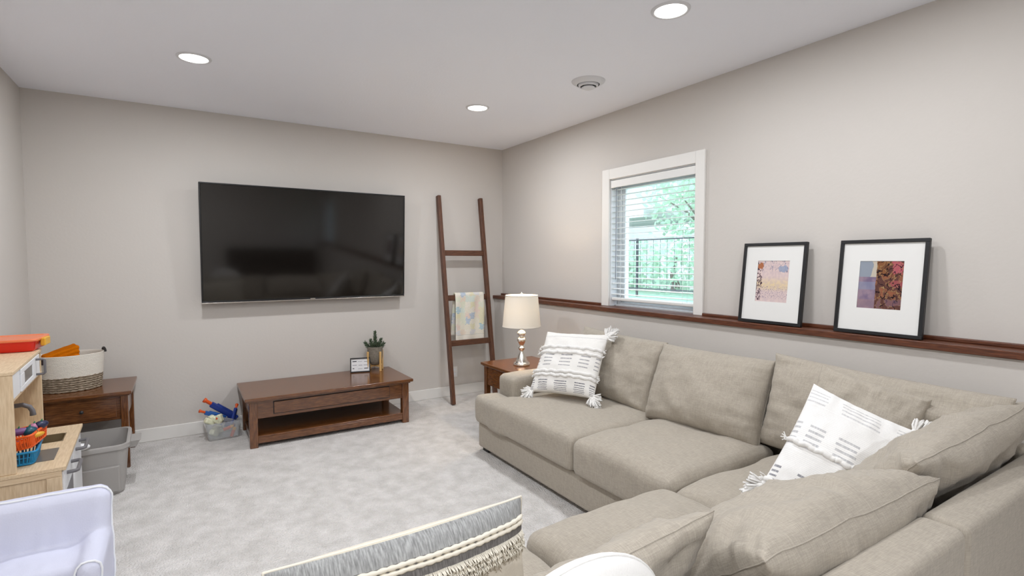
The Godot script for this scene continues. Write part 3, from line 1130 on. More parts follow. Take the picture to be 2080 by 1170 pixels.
func build_pillows() -> void:
	rng.seed = 77
	var rows := []
	for k in 5:
		rows.append([0.42 + 0.036 * k, 0.006, 0.29, 5.0, 0.5])
	for k in 6:
		rows.append([0.74 + 0.032 * k, 0.006, 0.31, 5.0, 0.85])
	for v in [0.20, 0.365]:
		rows.append([v, 0.004, 0.5, 1.0, 0.35])
	var tex := dash_tex(400, 400, rows, Color(0.90, 0.888, 0.868))
	throw_pillow("throw_pillow", "white woven throw pillow with rows of dark dashes by the side table lamp", Vector3(-0.715, 0.71, 2.12), 0.51, 0.50, 0.15, -66, -36, 2, tex, [0.40, 0.22, -0.40, -0.52], 4.4)
	var rows2 := []
	for k in 4:
		rows2.append([0.16 + 0.035 * k, 0.006, 0.34, 3.0, 0.25])
	for k in 5:
		rows2.append([0.42 + 0.03 * k, 0.007, 0.30, 5.0, 0.35])
	for k in 6:
		rows2.append([0.70 + 0.034 * k, 0.0075, 0.22, 4.0, 0.7])
	var tex2 := dash_tex(400, 400, rows2, Color(0.92, 0.912, 0.90))
	throw_pillow("throw_pillow", "white woven throw pillow tilted on one corner in the sofa corner", Vector3(-0.845, 0.64, 4.045), 0.41, 0.52, 0.14, -53, -32, -26, tex2, [-0.1, -0.85], 8.8)
	# large cream pillow in the foreground, seen from behind and above
	var o := thing("lumbar_pillow", "cream foreground pillow with grey woven stripe, braid and shaggy fringe along its top", "pillow")
	o.transform = xf(Vector3(-2.624, 0.561, 3.89), -4, -1, 2.8)
	var W := 0.655
	var H := 0.44
	var f := pillow_fn(W, H, 0.20, 0.035, 0.42, 0.1, 2.5, 0.006)
	var b := B.new()
	pillow_mesh(b, f, 44, 44, Transform3D(), [-1.0])
	obj("back_panel", b, M.cream_cloth, o)
	b = B.new()
	pillow_mesh(b, f, 44, 44, Transform3D(), [1.0])
	var m := M.cream_cloth.duplicate() as StandardMaterial3D
	m.uv1_triplanar = false
	m.uv1_scale = Vector3.ONE
	var g := FastNoiseLite.new()
	g.seed = 9
	g.frequency = 0.2
	m.albedo_texture = image_tex(512, 512, func(x, y):
		var k := 1.0 + 0.02 * g.get_noise_2d(x * 512, y * 512)
		if y < 0.012:
			return Color(0.90, 0.86, 0.78)
		if y < 0.19:
			var s := 0.5 + 0.5 * g.get_noise_2d(x * 900.0, y * 40.0)
			var d := 0.42 + 0.35 * s
			return Color(d, d, d * 0.99)
		if y < 0.29:
			var s2 := 0.5 + 0.5 * g.get_noise_2d(x * 900.0 + 99.0, y * 60.0)
			var d2 := 0.30 + 0.28 * s2
			return Color(d2, d2 * 0.97, d2 * 0.95)
		return Color(0.87 * k, 0.835 * k, 0.775 * k))
	obj("cover", b, m, o)
	b = B.new()
	pillow_edge(b, f, 0.004)
	obj("edge_piping", b, M.fringe, o)
	for v in [0.80, 0.745]:
		b = B.new()
		var path := []
		var rr := []
		for k in 161:
			var u := -0.98 + 1.96 * k / 160.0
			path.append(f.call(u, v, 1.0) + Vector3(0, 0, 0.002))
			rr.append(0.0045 + 0.0022 * absf(sin(k * 0.55)))
		b.tube(path, rr, 6)
		obj("braid", b, M.fringe, o)
	b = B.new()
	for row in 3:
		for k in 300:
			var u := -0.98 + 1.96 * (k + rng.randf()) / 300.0
			var p: Vector3 = f.call(u, 0.63 - 0.06 * row, 1.0)
			var p2: Vector3 = f.call(u + rng.randfn() * 0.012, 0.63 - 0.06 * row - 0.09, 1.0)
			var out := Vector3(0, 0.25, 1) * rng.randf_range(0.008, 0.02)
			b.tube([p, (p + p2) / 2 + out, p2 + out * 0.6 + Vector3(rng.randfn(), rng.randfn(), 0) * 0.004], 0.0017, 3)
	var fr := obj("shaggy_fringe", b, M.fringe, o)
	fr.set_meta("kind", "stuff")
	# white cushion at the bottom edge of the photo
	o = thing("white_cushion", "plain white rounded cushion resting against the sofa back in the foreground", "cushion")
	o.transform = xf(Vector3(-2.505, 0.69, 4.375), 180, -10, 0)
	b = B.new()
	var lens := []
	for k in 17:
		var a := -PI / 2 + PI * k / 16.0
		lens.append(Vector2(maxf(0.238 * pow(cos(a), 0.8), 0.0005), 0.062 * sin(a)))
	b.lathe(lens, 56, Transform3D(Basis(Vector3.RIGHT, PI / 2), Vector3.ZERO))
	obj("cover", b, M.cotton_white, o)
	b = B.new()
	var ring := []
	for k in 56:
		ring.append(Vector3(cos(TAU * k / 56) * 0.237, sin(TAU * k / 56) * 0.237, 0))
	b.tube(ring, 0.004, 6, true)
	obj("edge_piping", b, M.cotton_white, o)


# ---------------------------------------------------------------- wooden furniture
func end_table(label: String, at: Vector3) -> void:
	# at is the middle of the table on the floor; its drawer looks towards +z
	var o := thing("end_table", label, "end table", at)
	var h := 0.55
	var w := 0.28
	var p := func(called, lo, hi, m, r := 0.004, to = null):
		var b := B.new()
		b.rbox(lo, hi, r, 1)
		return obj(called, b, m, o if to == null else to)
	p.call("tabletop", Vector3(-w, h - 0.024, -w), Vector3(w, h, w), M.cherry_x, 0.005)
	p.call("top_moulding", Vector3(-w + 0.012, h - 0.034, -w + 0.012), Vector3(w - 0.012, h - 0.023, w - 0.012), M.cherry_x)
	for sx in [-1, 1]:
		for sz in [-1, 1]:
			var c := Vector3(sx * (w - 0.045), 0, sz * (w - 0.045))
			p.call("leg", c + Vector3(-0.022, 0, -0.022), c + Vector3(0.022, h - 0.034, 0.022), M.cherry_y)
	p.call("apron", Vector3(-w + 0.067, h - 0.20, w - 0.06), Vector3(w - 0.067, h - 0.034, w - 0.035), M.cherry_x)
	p.call("apron", Vector3(-w + 0.067, h - 0.20, -w + 0.035), Vector3(w - 0.067, h - 0.034, -w + 0.055), M.cherry_x)
	for sx in [-1, 1]:
		p.call("apron", Vector3(sx * (w - 0.045) - 0.011, h - 0.20, -w + 0.067), Vector3(sx * (w - 0.045) + 0.011, h - 0.034, w - 0.067), M.cherry_z)
		p.call("stretcher", Vector3(sx * (w - 0.045) - 0.011, 0.10, -w + 0.067), Vector3(sx * (w - 0.045) + 0.011, 0.14, w - 0.067), M.cherry_z)
	var d = p.call("drawer", Vector3(-w + 0.09, h - 0.182, w - 0.036), Vector3(w - 0.09, h - 0.05, w - 0.028), M.cherry_x)
	var k := B.new()
	k.lathe([Vector2(0, 0.0), Vector2(0.006, 0.0), Vector2(0.006, 0.010), Vector2(0.012, 0.016), Vector2(0.010, 0.022), Vector2(0, 0.024)], 14, Transform3D(Basis(Vector3.RIGHT, PI / 2), Vector3(0, h - 0.116, w - 0.03)))
	obj("knob", k, M.steel_dark, d)
	p.call("lower_shelf", Vector3(-w + 0.05, 0.115, -w + 0.05), Vector3(w - 0.05, 0.135, w - 0.05), M.cherry_x)


func build_tables() -> void:
	end_table("dark wood end table against the left wall, carrying the rope basket", Vector3(-3.69, 0, 0.325))
	end_table("dark wood end table between the ladder and the sofa arm, carrying the lamp", Vector3(-0.555, 0, 1.275))
	var o := thing("coffee_table", "long low dark wood coffee table against the wall under the television", "coffee table", Vector3(-2.03, 0, 0.35))
	var p := func(called, lo, hi, m, r := 0.004, to = null):
		var b := B.new()
		b.rbox(lo, hi, r, 1)
		return obj(called, b, m, o if to == null else to)
	var w := 0.68
	var d := 0.33
	p.call("tabletop", Vector3(-w, 0.374, -d), Vector3(w, 0.40, d), M.cherry_x, 0.005)
	p.call("top_moulding", Vector3(-w + 0.02, 0.36, -d + 0.02), Vector3(w - 0.02, 0.375, d - 0.02), M.cherry_x)
	for sx in [-1, 1]:
		for sz in [-1, 1]:
			var c := Vector3(sx * (w - 0.062), 0, sz * (d - 0.062))
			p.call("leg", c + Vector3(-0.03, 0, -0.03), c + Vector3(0.03, 0.361, 0.03), M.cherry_y, 0.005)
	p.call("apron", Vector3(-w + 0.09, 0.225, d - 0.08), Vector3(w - 0.09, 0.361, d - 0.048), M.cherry_x)
	p.call("apron", Vector3(-w + 0.09, 0.225, -d + 0.045), Vector3(w - 0.09, 0.361, -d + 0.07), M.cherry_x)
	for sx in [-1, 1]:
		p.call("apron", Vector3(sx * (w - 0.062) - 0.012, 0.225, -d + 0.09), Vector3(sx * (w - 0.062) + 0.012, 0.361, d - 0.09), M.cherry_z)
		p.call("bottom_rail", Vector3(sx * (w - 0.062) - 0.014, 0.03, -d + 0.09), Vector3(sx * (w - 0.062) + 0.014, 0.078, d - 0.09), M.cherry_z)
	p.call("bottom_rail", Vector3(-w + 0.09, 0.03, d - 0.08), Vector3(w - 0.09, 0.078, d - 0.04), M.cherry_x)
	p.call("bottom_rail", Vector3(-w + 0.09, 0.03, -d + 0.045), Vector3(w - 0.09, 0.078, -d + 0.075), M.cherry_x)
	p.call("lower_shelf", Vector3(-w + 0.07, 0.0775, -d + 0.045), Vector3(w - 0.07, 0.092, d - 0.04), M.cherry_x)
	# drawer front standing a little proud, with a shadow gap round it
	p.call("drawer_recess", Vector3(-w + 0.205, 0.248, d - 0.0485), Vector3(w - 0.205, 0.352, d - 0.0470), M.steel_dark, 0.0005)
	p.call("drawer", Vector3(-w + 0.21, 0.254, d - 0.049), Vector3(w - 0.21, 0.347, d - 0.036), M.cherry_x, 0.003)


func build_ladder() -> void:
	var o := thing("blanket_ladder", "dark wooden blanket ladder leaning on the wall in the back corner", "ladder")
	var foot := Vector3(0, 0, 0.353)
	var top := Vector3(0, 2.135, 0.030)
	for x in [-0.797, -0.302]:
		var b := B.new()
		var dir := (top - foot).normalized()
		var bs := Basis(Vector3.RIGHT, dir, Vector3.RIGHT.cross(dir))
		b.rbox(Vector3(-0.019, 0.003, -0.026), Vector3(0.019, (top - foot).length(), 0.026), 0.006, 2, Transform3D(bs, Vector3(x, 0.003, foot.z)))
		obj("side_rail", b, M.walnut_y, o)
	for y in [1.540, 1.075, 0.612]:
		var b := B.new()
		var z: float = 0.353 - 0.323 * y / 2.135
		b.rbox(Vector3(-0.785, y - 0.029, z - 0.012), Vector3(-0.314, y + 0.029, z + 0.012), 0.005, 2)
		obj("rung", b, M.walnut_x, o)
	# blanket over the middle rung
	var zr := 0.353 - 0.323 * 1.075 / 2.135
	var f := func(s, u):
		var x := -0.700 + 0.335 * float(u)
		var wave := 0.006 * sin(u * 13.0 + s * 2.0) + 0.008 * fn.get_noise_2d(u * 2.5, s * 3.0)
		var y := 0.0
		var z := 0.0
		var front := 0.475 + 0.012 * fn.get_noise_1d(u * 3.0)
		var back := 0.42
		var arc := 0.09
		var l := float(s) * (front + back + arc)
		if l < back:
			y = 1.10 - (back - l)
			z = zr - 0.024 - 0.01 * (back - l) + wave * 0.5
			x += 0.014 * (back - l) / back - 0.045 * clampf((back - l) / back, 0, 1) * (1.0 - u)
		elif l < back + arc:
			var a := PI * (l - back) / arc
			y = 1.10 + 0.022 * sin(a)
			z = zr - 0.024 * cos(a)
		else:
			var h := l - back - arc
			y = 1.10 - h
			z = zr + 0.024 + wave * smoothstep(0.0, 0.1, h) + 0.03 * h
			x -= 0.012 * h
		return Vector3(x, y, z)
	var bl := thing("quilt", "folded pastel patchwork quilt hanging over the middle ladder rung", "quilt")
	var b := B.new()
	b.sheet(f, 60, 24, 0.012)
	var m := mat("quilt_print", Color.WHITE, 1.0, 0.1)
	var pal := [Color(0.88, 0.85, 0.78), Color(0.83, 0.85, 0.76), Color(0.88, 0.80, 0.73), Color(0.78, 0.85, 0.83), Color(0.90, 0.87, 0.82), Color(0.86, 0.83, 0.66), Color(0.80, 0.80, 0.84), Color(0.88, 0.76, 0.72), Color(0.49, 0.66, 0.71), Color(0.55, 0.62, 0.74)]
	var nz := FastNoiseLite.new()
	nz.seed = 12
	nz.frequency = 0.05
	m.albedo_texture = image_tex(160, 400, func(x, y):
		var xx := int(floor(x * 6.0 + 0.5 * nz.get_noise_2d(x * 160, y * 400)))
		var yy := int(floor(y * 17.0 + 0.5 * nz.get_noise_2d(y * 400, x * 160)))
		if y > 0.935 or y < 0.05:
			return Color(0.90, 0.875, 0.83) if absf(y - 0.935) > 0.004 else Color(0.70, 0.70, 0.66)
		var k: int = abs(hash(Vector2i(xx, yy))) % 10
		if k >= 8 and (xx + yy) % 2 == 0:
			k -= 4
		var c: Color = pal[k]
		if k >= 8:
			c = c.lerp(Color(0.85, 0.88, 0.90), 0.5 + 0.5 * sin(y * 400.0))
		c = c.lerp(Color(0.89, 0.87, 0.81), 0.15 if k >= 8 else 0.45)
		var q: float = 1.0 + 0.05 * nz.get_noise_2d(x * 700, y * 1500)
		return Color(c.r * q, c.g * q, c.b * q))
	obj("cloth", b, m, bl)


func build_tv() -> void:
	var o := thing("television", "large black wall mounted flat screen television", "television", Vector3(-2.082, 1.609, 0.006))
	o.rotation.x = deg_to_rad(2.8)
	var w := 0.873
	var h := 0.496
	var b := B.new()
	b.rbox(Vector3(-w, -h, 0.078), Vector3(w, h, 0.112), 0.006, 2)
	b.rbox(Vector3(-0.5, -0.35, 0.05), Vector3(0.5, 0.2, 0.08), 0.012, 2)
	obj("housing", b, M.tv_black, o)
	# bezel bars round the screen
	for s in [[Vector3(-w, h - 0.012, 0.11), Vector3(w, h, 0.121)], [Vector3(-w, -h + 0.004, 0.11), Vector3(w, -h + 0.018, 0.121)], [Vector3(-w, -h + 0.018, 0.11), Vector3(-w + 0.012, h - 0.012, 0.121)], [Vector3(w - 0.012, -h + 0.018, 0.11), Vector3(w, h - 0.012, 0.121)]]:
		b = B.new()
		b.rbox(s[0], s[1], 0.003, 1)
		obj("bezel", b, M.tv_black, o)
	b = B.new()
	b.rbox(Vector3(-w + 0.012, -h + 0.018, 0.111), Vector3(w - 0.012, h - 0.012, 0.117), 0.001, 1)
	obj("screen", b, M.tv_screen, o)
	b = B.new()
	b.rbox(Vector3(-w, -h - 0.004, 0.105), Vector3(w, -h + 0.005, 0.122), 0.002, 1)
	obj("lower_trim", b, M.silver_metal, o)
	b = B.new()
	b.rbox(Vector3(-0.022, -h + 0.001, 0.119), Vector3(0.022, -h + 0.014, 0.124), 0.002, 1)
	obj("badge", b, M.silver_metal, o)
	b = B.new()
	b.rbox(Vector3(-0.32, -0.22, 0.006), Vector3(0.32, 0.22, 0.024), 0.003, 1)
	b.rbox(Vector3(-0.22, -0.25, 0.018), Vector3(-0.18, 0.25, 0.052), 0.003, 1)
	b.rbox(Vector3(0.18, -0.25, 0.018), Vector3(0.22, 0.25, 0.052), 0.003, 1)
	obj("wall_mount", b, M.steel_dark, o)


func build_lamp(energy: float) -> void:
	var o := thing("table_lamp", "silver turned table lamp with a cream drum shade on the end table", "lamp", Vector3(-0.605, 0.55, 1.32))
	var b := B.new()
	b.lathe([Vector2(0, 0.0), Vector2(0.070, 0.0), Vector2(0.073, 0.004), Vector2(0.073, 0.018), Vector2(0.068, 0.024), Vector2(0.068, 0.024), Vector2(0.060, 0.028), Vector2(0.056, 0.036)], 40)
	obj("foot", b, M.mercury_glass, o)
	b = B.new()
	var pr := [Vector2(0.050, 0.034), Vector2(0.048, 0.045), Vector2(0.042, 0.065), Vector2(0.030, 0.09), Vector2(0.019, 0.115), Vector2(0.016, 0.128), Vector2(0.022, 0.138), Vector2(0.031, 0.148), Vector2(0.031, 0.156), Vector2(0.022, 0.164), Vector2(0.018, 0.172), Vector2(0.020, 0.18), Vector2(0.027, 0.192), Vector2(0.036, 0.207), Vector2(0.043, 0.222), Vector2(0.042, 0.233), Vector2(0.030, 0.243), Vector2(0.018, 0.249), Vector2(0.020, 0.255), Vector2(0.036, 0.266), Vector2(0.041, 0.277), Vector2(0.037, 0.288), Vector2(0.026, 0.299), Vector2(0.017, 0.306), Vector2(0.019, 0.32), Vector2(0.023, 0.345), Vector2(0.018, 0.36), Vector2(0.0, 0.365)]
	b.lathe(pr, 40)
	obj("turned_column", b, M.mercury_glass, o)
	b = B.new()
	b.tube([Vector3(0, 0.36, 0), Vector3(0, 0.42, 0)], 0.012, 12)
	obj("socket", b, M.silver_metal, o)
	b = B.new()
	b.lathe([Vector2(0.001, 0.42), Vector2(0.013, 0.425), Vector2(0.016, 0.45), Vector2(0.028, 0.478), Vector2(0.028, 0.495), Vector2(0.018, 0.515), Vector2(0.001, 0.522)], 20)
	obj("bulb", b, M.bulb, o)
	var l := OmniLight3D.new()
	l.name = "bulb_light"
	l.position = Vector3(0, 0.48, 0)
	l.light_energy = energy
	l.light_color = Color(1.0, 0.91, 0.78)
	l.light_size = 0.025
	l.omni_range = 12.0
	l.shadow_enabled = true
	o.add_child(l, true)
	b = B.new()
	var y0 := 0.338
	var y1 := 0.612
	b.lathe([Vector2(0.166, y0), Vector2(0.166, y0), Vector2(0.141, y1), Vector2(0.141, y1), Vector2(0.139, y1), Vector2(0.139, y1), Vector2(0.164, y0), Vector2(0.164, y0), Vector2(0.166, y0)], 56, Transform3D(), 1, 1, false)
	var sh := obj("lamp_shade", b, M.shade_cloth, o)
	for e in [[y0 + 0.003, 0.1662], [y1 - 0.003, 0.1414]]:
		b = B.new()
		var ring := []
		for k in 56:
			ring.append(Vector3(cos(TAU * k / 56) * e[1], e[0], sin(TAU * k / 56) * e[1]))
		b.tube(ring, 0.0025, 6, true)
		obj("shade_binding", b, M.shade_cloth, sh)
	b = B.new()
	for k in 3:
		var a := TAU * k / 3
		b.tube([Vector3(0, y1 - 0.012, 0), Vector3(cos(a) * 0.139, y1 - 0.012, sin(a) * 0.139)], 0.0018, 5)
	b.tube([Vector3(0.0, 0.40, 0.05), Vector3(0, 0.5, 0.055), Vector3(0, y1 - 0.03, 0.02), Vector3(0, y1 - 0.012, 0)], 0.0018, 5)
	obj("harp", b, M.silver_metal, o)
	b = B.new()
	b.lathe([Vector2(0.002, y1 - 0.012), Vector2(0.006, y1 - 0.01), Vector2(0.005, y1), Vector2(0.011, y1 + 0.012), Vector2(0.009, y1 + 0.02), Vector2(0.001, y1 + 0.026)], 14)
	obj("finial", b, M.mercury_glass, o)


func build_art() -> void:
	var n1 := FastNoiseLite.new()
	n1.seed = 31
	n1.frequency = 1.0
	n1.fractal_octaves = 4
	var print1 := func(x, y):
		var c := Color(0.84, 0.76, 0.74).lerp(Color(0.86, 0.78, 0.62), smoothstep(0.35, 0.6, y) * (1.0 - smoothstep(0.62, 0.75, y)))
		c = c.lerp(Color(0.76, 0.68, 0.70), clampf(0.5 + 1.2 * n1.get_noise_2d(x * 9.0, y * 9.0), 0, 1) * 0.5)
		var st := n1.get_noise_2d(x * 8.0, y * 5.0 + 7.0)
		if y < 0.28 and absf(st) < 0.05 + 0.12 * (0.28 - y) and n1.get_noise_2d(x * 5.0, y * 5.0) > -0.1:
			c = c.lerp(Color(0.40, 0.42, 0.52), 0.7)
		if x < 0.16 + 0.06 * n1.get_noise_1d(y * 12.0) and absf(st) < 0.14 and y > 0.05 and y < 0.95:
			c = Color(0.28, 0.20, 0.24)
		if Vector2((x - 0.10) * 1.0, (y - 0.14) * 1.2).length() < 0.09 + 0.05 * st:
			c = Color(0.66, 0.42, 0.30)
		if Vector2((x - 0.80), (y - 0.2) * 1.6).length() < 0.13 + 0.06 * st:
			c = c.lerp(Color(0.55, 0.60, 0.70), 0.75)
		if y > 0.62 and y < 0.9 and n1.get_noise_2d(x * 30.0, y * 24.0) > 0.30:
			c = c.lerp(Color(0.42, 0.38, 0.48), 0.65)
		return c
	var print2 := func(x, y):
		var s := n1.get_noise_2d(x * 3.0 + 40.0, y * 3.0)
		var s2 := n1.get_noise_2d(x * 5.0 + 80.0, y * 5.0)
		var c := Color(0.58, 0.50, 0.55).lerp(Color(0.46, 0.40, 0.50), clampf(0.5 + s * 1.4, 0, 1))
		if x < 0.40 + 0.02 * s:
			if y < 0.34 and Vector2(x - 0.12, (y - 0.16) * 0.9).length() < 0.2 + 0.04 * s:
				c = Color(0.55, 0.58, 0.62)
			elif y < 0.34:
				c = Color(0.74, 0.70, 0.64)
			elif y > 0.44 and y < 0.6:
				c = c.lerp(Color(0.52, 0.55, 0.64), 0.6)
			elif y > 0.8:
				c = c.lerp(Color(0.62, 0.50, 0.48), 0.4)
		else:
			c = Color(0.36, 0.24, 0.22).lerp(Color(0.55, 0.35, 0.26), clampf(0.5 + 1.8 * s2, 0, 1))
			if y < 0.3 and x < 0.66:
				c = Color(0.50, 0.34, 0.21).lerp(c, 0.4)
			if Vector2(x - 0.86, y - 0.14).length() < 0.13 + 0.08 * s2:
				c = Color(0.66, 0.34, 0.38)
			if Vector2((x - 0.84) * 0.7, y - 0.47).length() < 0.09 + 0.05 * s2:
				c = Color(0.58, 0.31, 0.32)
			if absf(s) < 0.05:
				c = Color(0.14, 0.10, 0.12)
			elif absf(s2) < 0.04:
				c = Color(0.62, 0.52, 0.36)
			if y > 0.78 and s2 > 0.0:
				c = c.lerp(Color(0.42, 0.34, 0.42), 0.6)
		return c
	var art := [[3.265, "smaller looking black framed pale watercolour print leaning on the ledge, nearer the window", print1, 0.20, 0.25, 0.398], [3.845, "black framed dark purple and red collage print leaning on the ledge, nearer the right edge", print2, 0.20, 0.245, 0.403]]
	for a in art:
		var o := thing("framed_print", a[1], "framed picture", Vector3.ZERO, 0.0, "framed prints on the ledge")
		# front of the frame looks towards -x; the foot stands out from the wall and the top rests on it
		var lean := rad_to_deg(asin(0.055 / 0.492))
		o.transform = xf(Vector3(-0.088, 1.0735, a[0]), -90, -lean, 0)
		var w: float = a[5] / 2
		var h := 0.492
		for s in [[Vector3(-w, 0, 0), Vector3(w, 0.018, 0.022)], [Vector3(-w, h - 0.018, 0), Vector3(w, h, 0.022)], [Vector3(-w, 0.0175, 0), Vector3(-w + 0.018, h - 0.0175, 0.022)], [Vector3(w - 0.018, 0.0175, 0), Vector3(w, h - 0.0175, 0.022)]]:
			var b := B.new()
			b.rbox(s[0], s[1], 0.002, 1)
			obj("frame_bar", b, M.black_frame, o)
		var b := B.new()
		b.rbox(Vector3(-w + 0.008, 0.008, 0.003), Vector3(w - 0.008, h - 0.008, 0.008), 0.001)
		obj("backing_board", b, M.steel_dark, o)
		# mat board with a bevelled opening
		var pw: float = a[3] / 2
		var ph: float = a[4] / 2
		var cy := h / 2 + 0.012
		b = B.new()
		var zf := 0.0125
		b.box(Vector3(-w + 0.012, 0.012, 0.008), Vector3(-pw, h - 0.012, zf))
		b.box(Vector3(pw, 0.012, 0.008), Vector3(w - 0.012, h - 0.012, zf))
		b.box(Vector3(-pw, 0.012, 0.008), Vector3(pw, cy - ph, zf))
		b.box(Vector3(-pw, cy + ph, 0.008), Vector3(pw, h - 0.012, zf))
		obj("mat_board", b, M.mat_board, o)
		b = B.new()
		b.quad(Vector3(-pw - 0.004, cy - ph - 0.004, 0.0098), Vector3(pw + 0.004, cy - ph - 0.004, 0.0098), Vector3(pw + 0.004, cy + ph + 0.004, 0.0098), Vector3(-pw - 0.004, cy + ph + 0.004, 0.0098), Vector3(0, 0, 1))
		var m := mat("print", Color.WHITE, 0.8, 0.2)
		m.albedo_texture = image_tex(150, 190, a[2])
		obj("print", b, m, o)


# ---------------------------------------------------------------- play corner
func build_play_kitchen() -> void:
	var o := thing("play_kitchen", "birch and white toy kitchen along the left wall with a faucet and small oven door", "toy kitchen", Vector3(-4.012, 0, 1.19), deg_to_rad(2.6))
	var p := func(called, lo, hi, m, r := 0.003, to = null):
		var b := B.new()
		b.rbox(lo, hi, r, 1)
		return obj(called, b, m, o if to == null else to)
	var L := 0.785
	for z in [0.0, L - 0.016]:
		p.call("side_panel", Vector3(0, 0, z), Vector3(0.385, 0.482, z + 0.016), M.birch_y)
		p.call("upper_side_panel", Vector3(0, 0.5, z), Vector3(0.232, 0.947, z + 0.016), M.birch_y)
	# frame lines of the near side panel
	p.call("side_batten", Vector3(0.0, 0.455, L), Vector3(0.385, 0.482, L + 0.006), M.birch_x)
	p.call("side_batten", Vector3(0.33, 0.0, L), Vector3(0.385, 0.455, L + 0.006), M.birch_y)
	# worktop in strips round the sink opening (the hob plate is inlaid)
	p.call("worktop", Vector3(0, 0.482, -0.004), Vector3(0.402, 0.5, 0.155), M.birch_z, 0.002)
	p.call("worktop", Vector3(0, 0.482, 0.325), Vector3(0.402, 0.5, L + 0.008), M.birch_z, 0.002)
	p.call("worktop", Vector3(0, 0.482, 0.155), Vector3(0.17, 0.5, 0.325), M.birch_z, 0.002)
	p.call("worktop", Vector3(0.345, 0.482, 0.155), Vector3(0.402, 0.5, 0.325), M.birch_z, 0.002)
	var b := B.new()
	var lp := []
	for e in [[0.0, 0.4995], [0.004, 0.4995], [0.006, 0.42], [0.02, 0.40]]:
		lp.append(rrect(0.176 - 2 * e[0], 0.171 - 2 * e[0], 0.02, e[1], Vector2(0.2575, 0.24), 4))
	b.loft(lp, [1], false, true)
	obj("sink_basin", b, M.sink_grey, o)
	p.call("hob_plate", Vector3(0.13, 0.498, 0.455), Vector3(0.345, 0.503, 0.655), M.hob_grey, 0.002)
	for zz in [0.51, 0.60]:
		b = B.new()
		var ring := []
		for k in 28:
			ring.append(Vector3(0.24 + cos(TAU * k / 28) * 0.034, 0.5035, zz + sin(TAU * k / 28) * 0.034))
		b.tube(ring, 0.002, 5, true)
		obj("hob_ring", b, M.grey_plastic, o)
	# lower fronts
	var doors := [[0.018, 0.385, "cabinet_door"], [0.40, 0.767, "oven_door"]]
	for d in doors:
		var dr = p.call(d[2], Vector3(0.378, 0.05, d[0]), Vector3(0.392, 0.472, d[1]), M.play_white, 0.003)
		var hz: float = (d[0] + d[1]) / 2
		b = B.new()
		b.tube([Vector3(0.391, 0.432, hz - 0.085), Vector3(0.425, 0.434, hz - 0.085), Vector3(0.433, 0.434, hz - 0.075), Vector3(0.433, 0.434, hz + 0.075), Vector3(0.425, 0.434, hz + 0.085), Vector3(0.391, 0.432, hz + 0.085)], 0.009, 8)
		obj("handle", b, M.grey_plastic, dr)
	p.call("oven_window", Vector3(0.391, 0.14, 0.46), Vector3(0.394, 0.36, 0.71), M.grey_plastic, 0.001)
	p.call("bottom_panel", Vector3(0, 0.04, 0.016), Vector3(0.38, 0.055, L - 0.016), M.birch_z)
	p.call("back_panel", Vector3(0, 0.06, 0.016), Vector3(0.008, 0.947, L - 0.016), M.birch_y)
	# upper shelf with the little oven
	p.call("top_shelf", Vector3(0, 0.947, -0.002), Vector3(0.236, 0.963, L + 0.002), M.birch_z)
	p.call("oven_shelf", Vector3(0.008, 0.822, 0.016), Vector3(0.23, 0.836, L - 0.016), M.birch_z)
	p.call("oven_side", Vector3(0.008, 0.836, 0.60), Vector3(0.226, 0.947, 0.614), M.play_white)
	p.call("front_board", Vector3(0.222, 0.836, 0.62), Vector3(0.232, 0.947, L - 0.016), M.play_white)
	var door = p.call("small_oven_door", Vector3(0.224, 0.838, 0.10), Vector3(0.238, 0.946, 0.30), M.play_white)
	p.call("small_oven_door_rail", Vector3(0.224, 0.838, 0.30), Vector3(0.238, 0.862, 0.61), M.play_white, 0.003, door)
	p.call("small_oven_door_rail", Vector3(0.224, 0.922, 0.30), Vector3(0.238, 0.946, 0.61), M.play_white, 0.003, door)
	p.call("small_oven_door_rail", Vector3(0.224, 0.862, 0.53), Vector3(0.238, 0.922, 0.61), M.play_white, 0.003, door)
	p.call("door_window", Vector3(0.228, 0.858, 0.296), Vector3(0.233, 0.926, 0.534), M.hob_grey, 0.001, door)
	b = B.new()
	b.tube([Vector3(0.237, 0.852, 0.22), Vector3(0.268, 0.852, 0.22), Vector3(0.274, 0.858, 0.22), Vector3(0.274, 0.926, 0.22), Vector3(0.268, 0.932, 0.22), Vector3(0.237, 0.932, 0.22)], 0.006, 8)
	obj("handle", b, M.grey_plastic, door)
	# faucet curving out from the back panel
	b = B.new()
	b.tube([Vector3(0.006, 0.655, 0.2), Vector3(0.08, 0.672, 0.2), Vector3(0.14, 0.69, 0.2), Vector3(0.175, 0.692, 0.2), Vector3(0.202, 0.678, 0.2), Vector3(0.213, 0.655, 0.2), Vector3(0.215, 0.63, 0.2)], [0.011, 0.011, 0.012, 0.012, 0.012, 0.012, 0.014], 10)
	obj("faucet", b, M.grey_plastic, o)
	# flat red box on top
	var rbx := thing("storage_box", "flat bright red plastic box with a paler lid on top of the toy kitchen", "box", Vector3(-3.945, 0.9645, 1.175), deg_to_rad(-3))
	b = B.new()
	lp = []
	for e in [[0.315, 0.225, 0.0], [0.325, 0.235, 0.004], [0.345, 0.25, 0.05], [0.355, 0.26, 0.05], [0.355, 0.26, 0.055]]:
		lp.append(rrect(e[0], e[1], 0.03, e[2]))
	b.loft(lp, [2, 3])
	obj("tray", b, M.red_plastic, rbx)
	b = B.new()
	lp = []
	for e in [[0.36, 0.265, 0.055], [0.366, 0.271, 0.057], [0.366, 0.271, 0.066], [0.36, 0.265, 0.069], [0.33, 0.235, 0.069], [0.325, 0.23, 0.066]]:
		lp.append(rrect(e[0], e[1], 0.03, e[2]))
	b.loft(lp, [])
	obj("lid", b, M.orange_lid, rbx)
